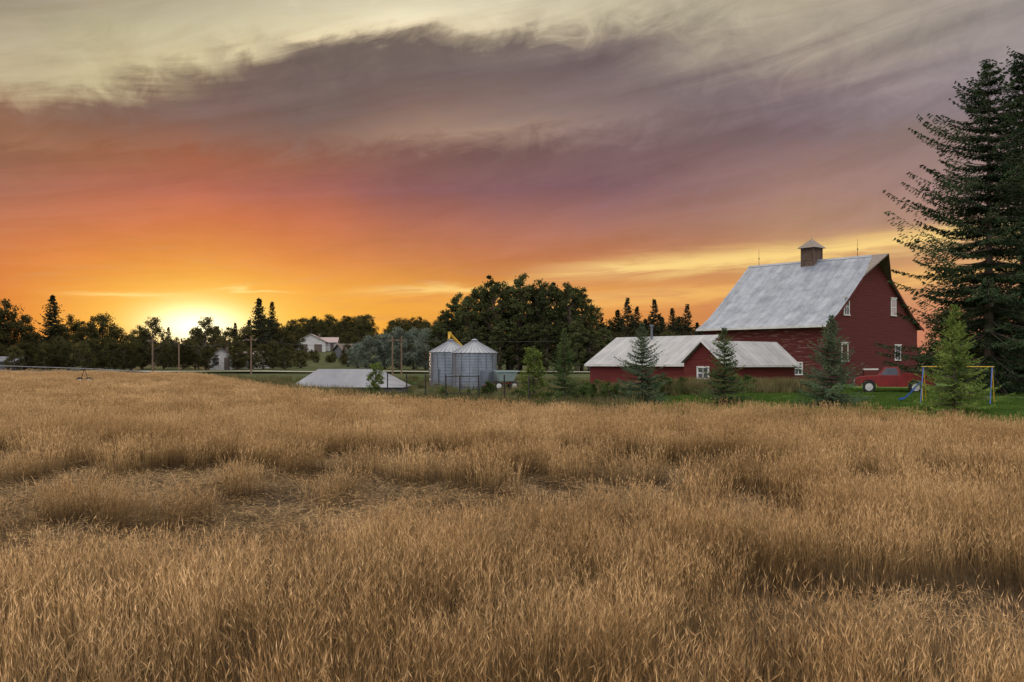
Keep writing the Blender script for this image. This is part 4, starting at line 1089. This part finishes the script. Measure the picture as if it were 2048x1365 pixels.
for cx, S_k in full:
    a_ = math.atan((cx - 1024) / 1991)
    r = N.new('ShaderNodeValToRGB'); el = r.color_ramp.elements
    st = [((728 - row[0]) / 1991 * math.cos(a_) / .42, lin(row[1:4])) for row in S_k]
    el[0].position = st[0][0]; el[0].color = st[0][1]; el[1].position = st[-1][0]; el[1].color = st[-1][1]
    for q_, c in st[1:-1]:
        k = el.new(q_); k.color = c
    L.new(fac, r.inputs[0])
    if prev is None: prev = r.outputs[0]
    else: prev = Mix(MR(az, prev_a, a_, smooth=False), prev, r.outputs[0])
    prev_a = a_
col = prev
lum = Mt('ADD', 1.0, Mt('MULTIPLY', Mt('MULTIPLY', Mt('SUBTRACT', Mt('ADD', Mt('MULTIPLY', n3, .3), Mt('MULTIPLY', n2, .7)), .5), 1.25), MR(e, .04, .2, .45, 1.0)))
sc_ = N.new('ShaderNodeVectorMath'); sc_.operation = 'SCALE'; L.new(col, sc_.inputs[0]); L.new(lum, sc_.inputs['Scale']); col = sc_.outputs[0]
vs_ = XYZ(Mt('MULTIPLY', az, 6.0), Mt('MULTIPLY', Mt('SUBTRACT', e, Mt('MULTIPLY', az, .06)), 60.0), 1.3)
st = NZ(vs_, 1.5, 7, .62, .6)
ej = Mt('ADD', e, Mt('MULTIPLY', Mt('SUBTRACT', st, .5), .024))
def gauss(a0, e0, sa, se, ee=None):
    p1 = Mt('DIVIDE', Mt('SUBTRACT', az, a0), sa); p2 = Mt('DIVIDE', Mt('SUBTRACT', ee if ee is not None else e, e0), se)
    return Mt('EXPONENT', Mt('MULTIPLY', Mt('ADD', Mt('MULTIPLY', p1, p1), Mt('MULTIPLY', p2, p2)), -1.0))
def band(c0, sl, w_, amin, a1, a2, amax):
    d_ = Mt('DIVIDE', Mt('SUBTRACT', ej, Mt('ADD', c0, Mt('MULTIPLY', az, sl))), w_)
    return Mt('MULTIPLY', Mt('EXPONENT', Mt('MULTIPLY', Mt('MULTIPLY', d_, d_), -1.0)), Mt('MULTIPLY', MR(az, amin, a1), MR(az, amax, a2)))
b1 = band(.0865, .072, .0095, -.03, .12, .42, .60)
col = Mix(Mt('MULTIPLY', b1, .95), col, (.98, .68, .24, 1))
b2 = band(.060, .055, .009, -.12, .08, .42, .6)
col = Mix(Mt('MULTIPLY', b2, .6), col, (.98, .58, .16, 1))
b3 = band(.078, .05, .0045, -.20, -.08, -.03, .04)
col = Mix(Mt('MULTIPLY', b3, .8), col, (1.0, .68, .22, 1))
dkm = Mt('MULTIPLY', MR(st, .52, .34), Mt('MULTIPLY', MR(e, .01, .03), MR(e, .15, .09)))
col = Mix(Mt('MULTIPLY', dkm, .38), col, (.58, .22, .11, 1))
col = Mix(Mt('MULTIPLY', gauss(-.29, .045, .19, .050, ej), .52), col, (.98, .52, .08, 1))
col = Mix(Mt('MULTIPLY', gauss(-.305, .038, .088, .034, ej), .85), col, (1.05, .72, .13, 1))
col = Mix(Mt('MULTIPLY', gauss(-.37, .066, .045, .0028, ej), .6), col, (1.1, .82, .3, 1))
col = Mix(Mt('MULTIPLY', gauss(-.255, .0715, .03, .0024, ej), .6), col, (1.1, .82, .3, 1))
col = Mix(gauss(-.306, .035, .042, .019), col, (1.9, 1.7, 1.05, 1))
up = MR(e, .37, 1.0)
col = Mix(up, col, (1.75, 1.62, 1.45, 1))
ny_ = Mt('DIVIDE', dy, Mt('MAXIMUM', hyp, .02))
back = MR(ny_, .55, -.5)
rear = Mix(MR(e, 0, .8), (.60, .58, .64, 1), (1.65, 1.62, 1.62, 1))
col = Mix(back, col, rear)
bg = N.new('ShaderNodeBackground'); L.new(col, bg.inputs[0]); bg.inputs[1].default_value = 1.0
sky = N.new('ShaderNodeTexSky'); sky.sky_type = 'NISHITA'; sky.sun_disc = False
SUN_EL = math.radians(3.2); SUN_AZ = -.308
sky.sun_elevation = SUN_EL; sky.sun_rotation = SUN_AZ
bg2 = N.new('ShaderNodeBackground'); L.new(sky.outputs[0], bg2.inputs[0]); bg2.inputs[1].default_value = .002
ad = N.new('ShaderNodeAddShader'); L.new(bg.outputs[0], ad.inputs[0]); L.new(bg2.outputs[0], ad.inputs[1])
wo = N.new('ShaderNodeOutputWorld'); L.new(ad.outputs[0], wo.inputs[0])

sun = bpy.data.lights.new("sun", 'SUN'); sun.energy = 1.6; sun.color = (1, .62, .32); sun.angle = math.radians(1.5)
so = bpy.data.objects.new("sun", sun); COL.objects.link(so)
dirv = Vector((math.sin(SUN_AZ) * math.cos(SUN_EL), math.cos(SUN_AZ) * math.cos(SUN_EL), math.sin(SUN_EL)))
so.rotation_euler = dirv.to_track_quat('Z', 'Y').to_euler(); so.location = (0, 0, 60)

# ------------------------------------------------------------------ camera
cam = bpy.data.cameras.new("camera"); cam.lens = 35; cam.sensor_width = 36; cam.clip_end = 8000; cam.clip_start = .1
cam.shift_y = (728 - 682.5) / 2048
co = bpy.data.objects.new("camera", cam); co.location = (0, 0, 2.8); co.rotation_euler = (math.pi / 2, 0, 0)
COL.objects.link(co); sc.camera = co
sc.view_settings.view_transform = 'Standard'; sc.view_settings.look = 'None'; sc.view_settings.exposure = 0
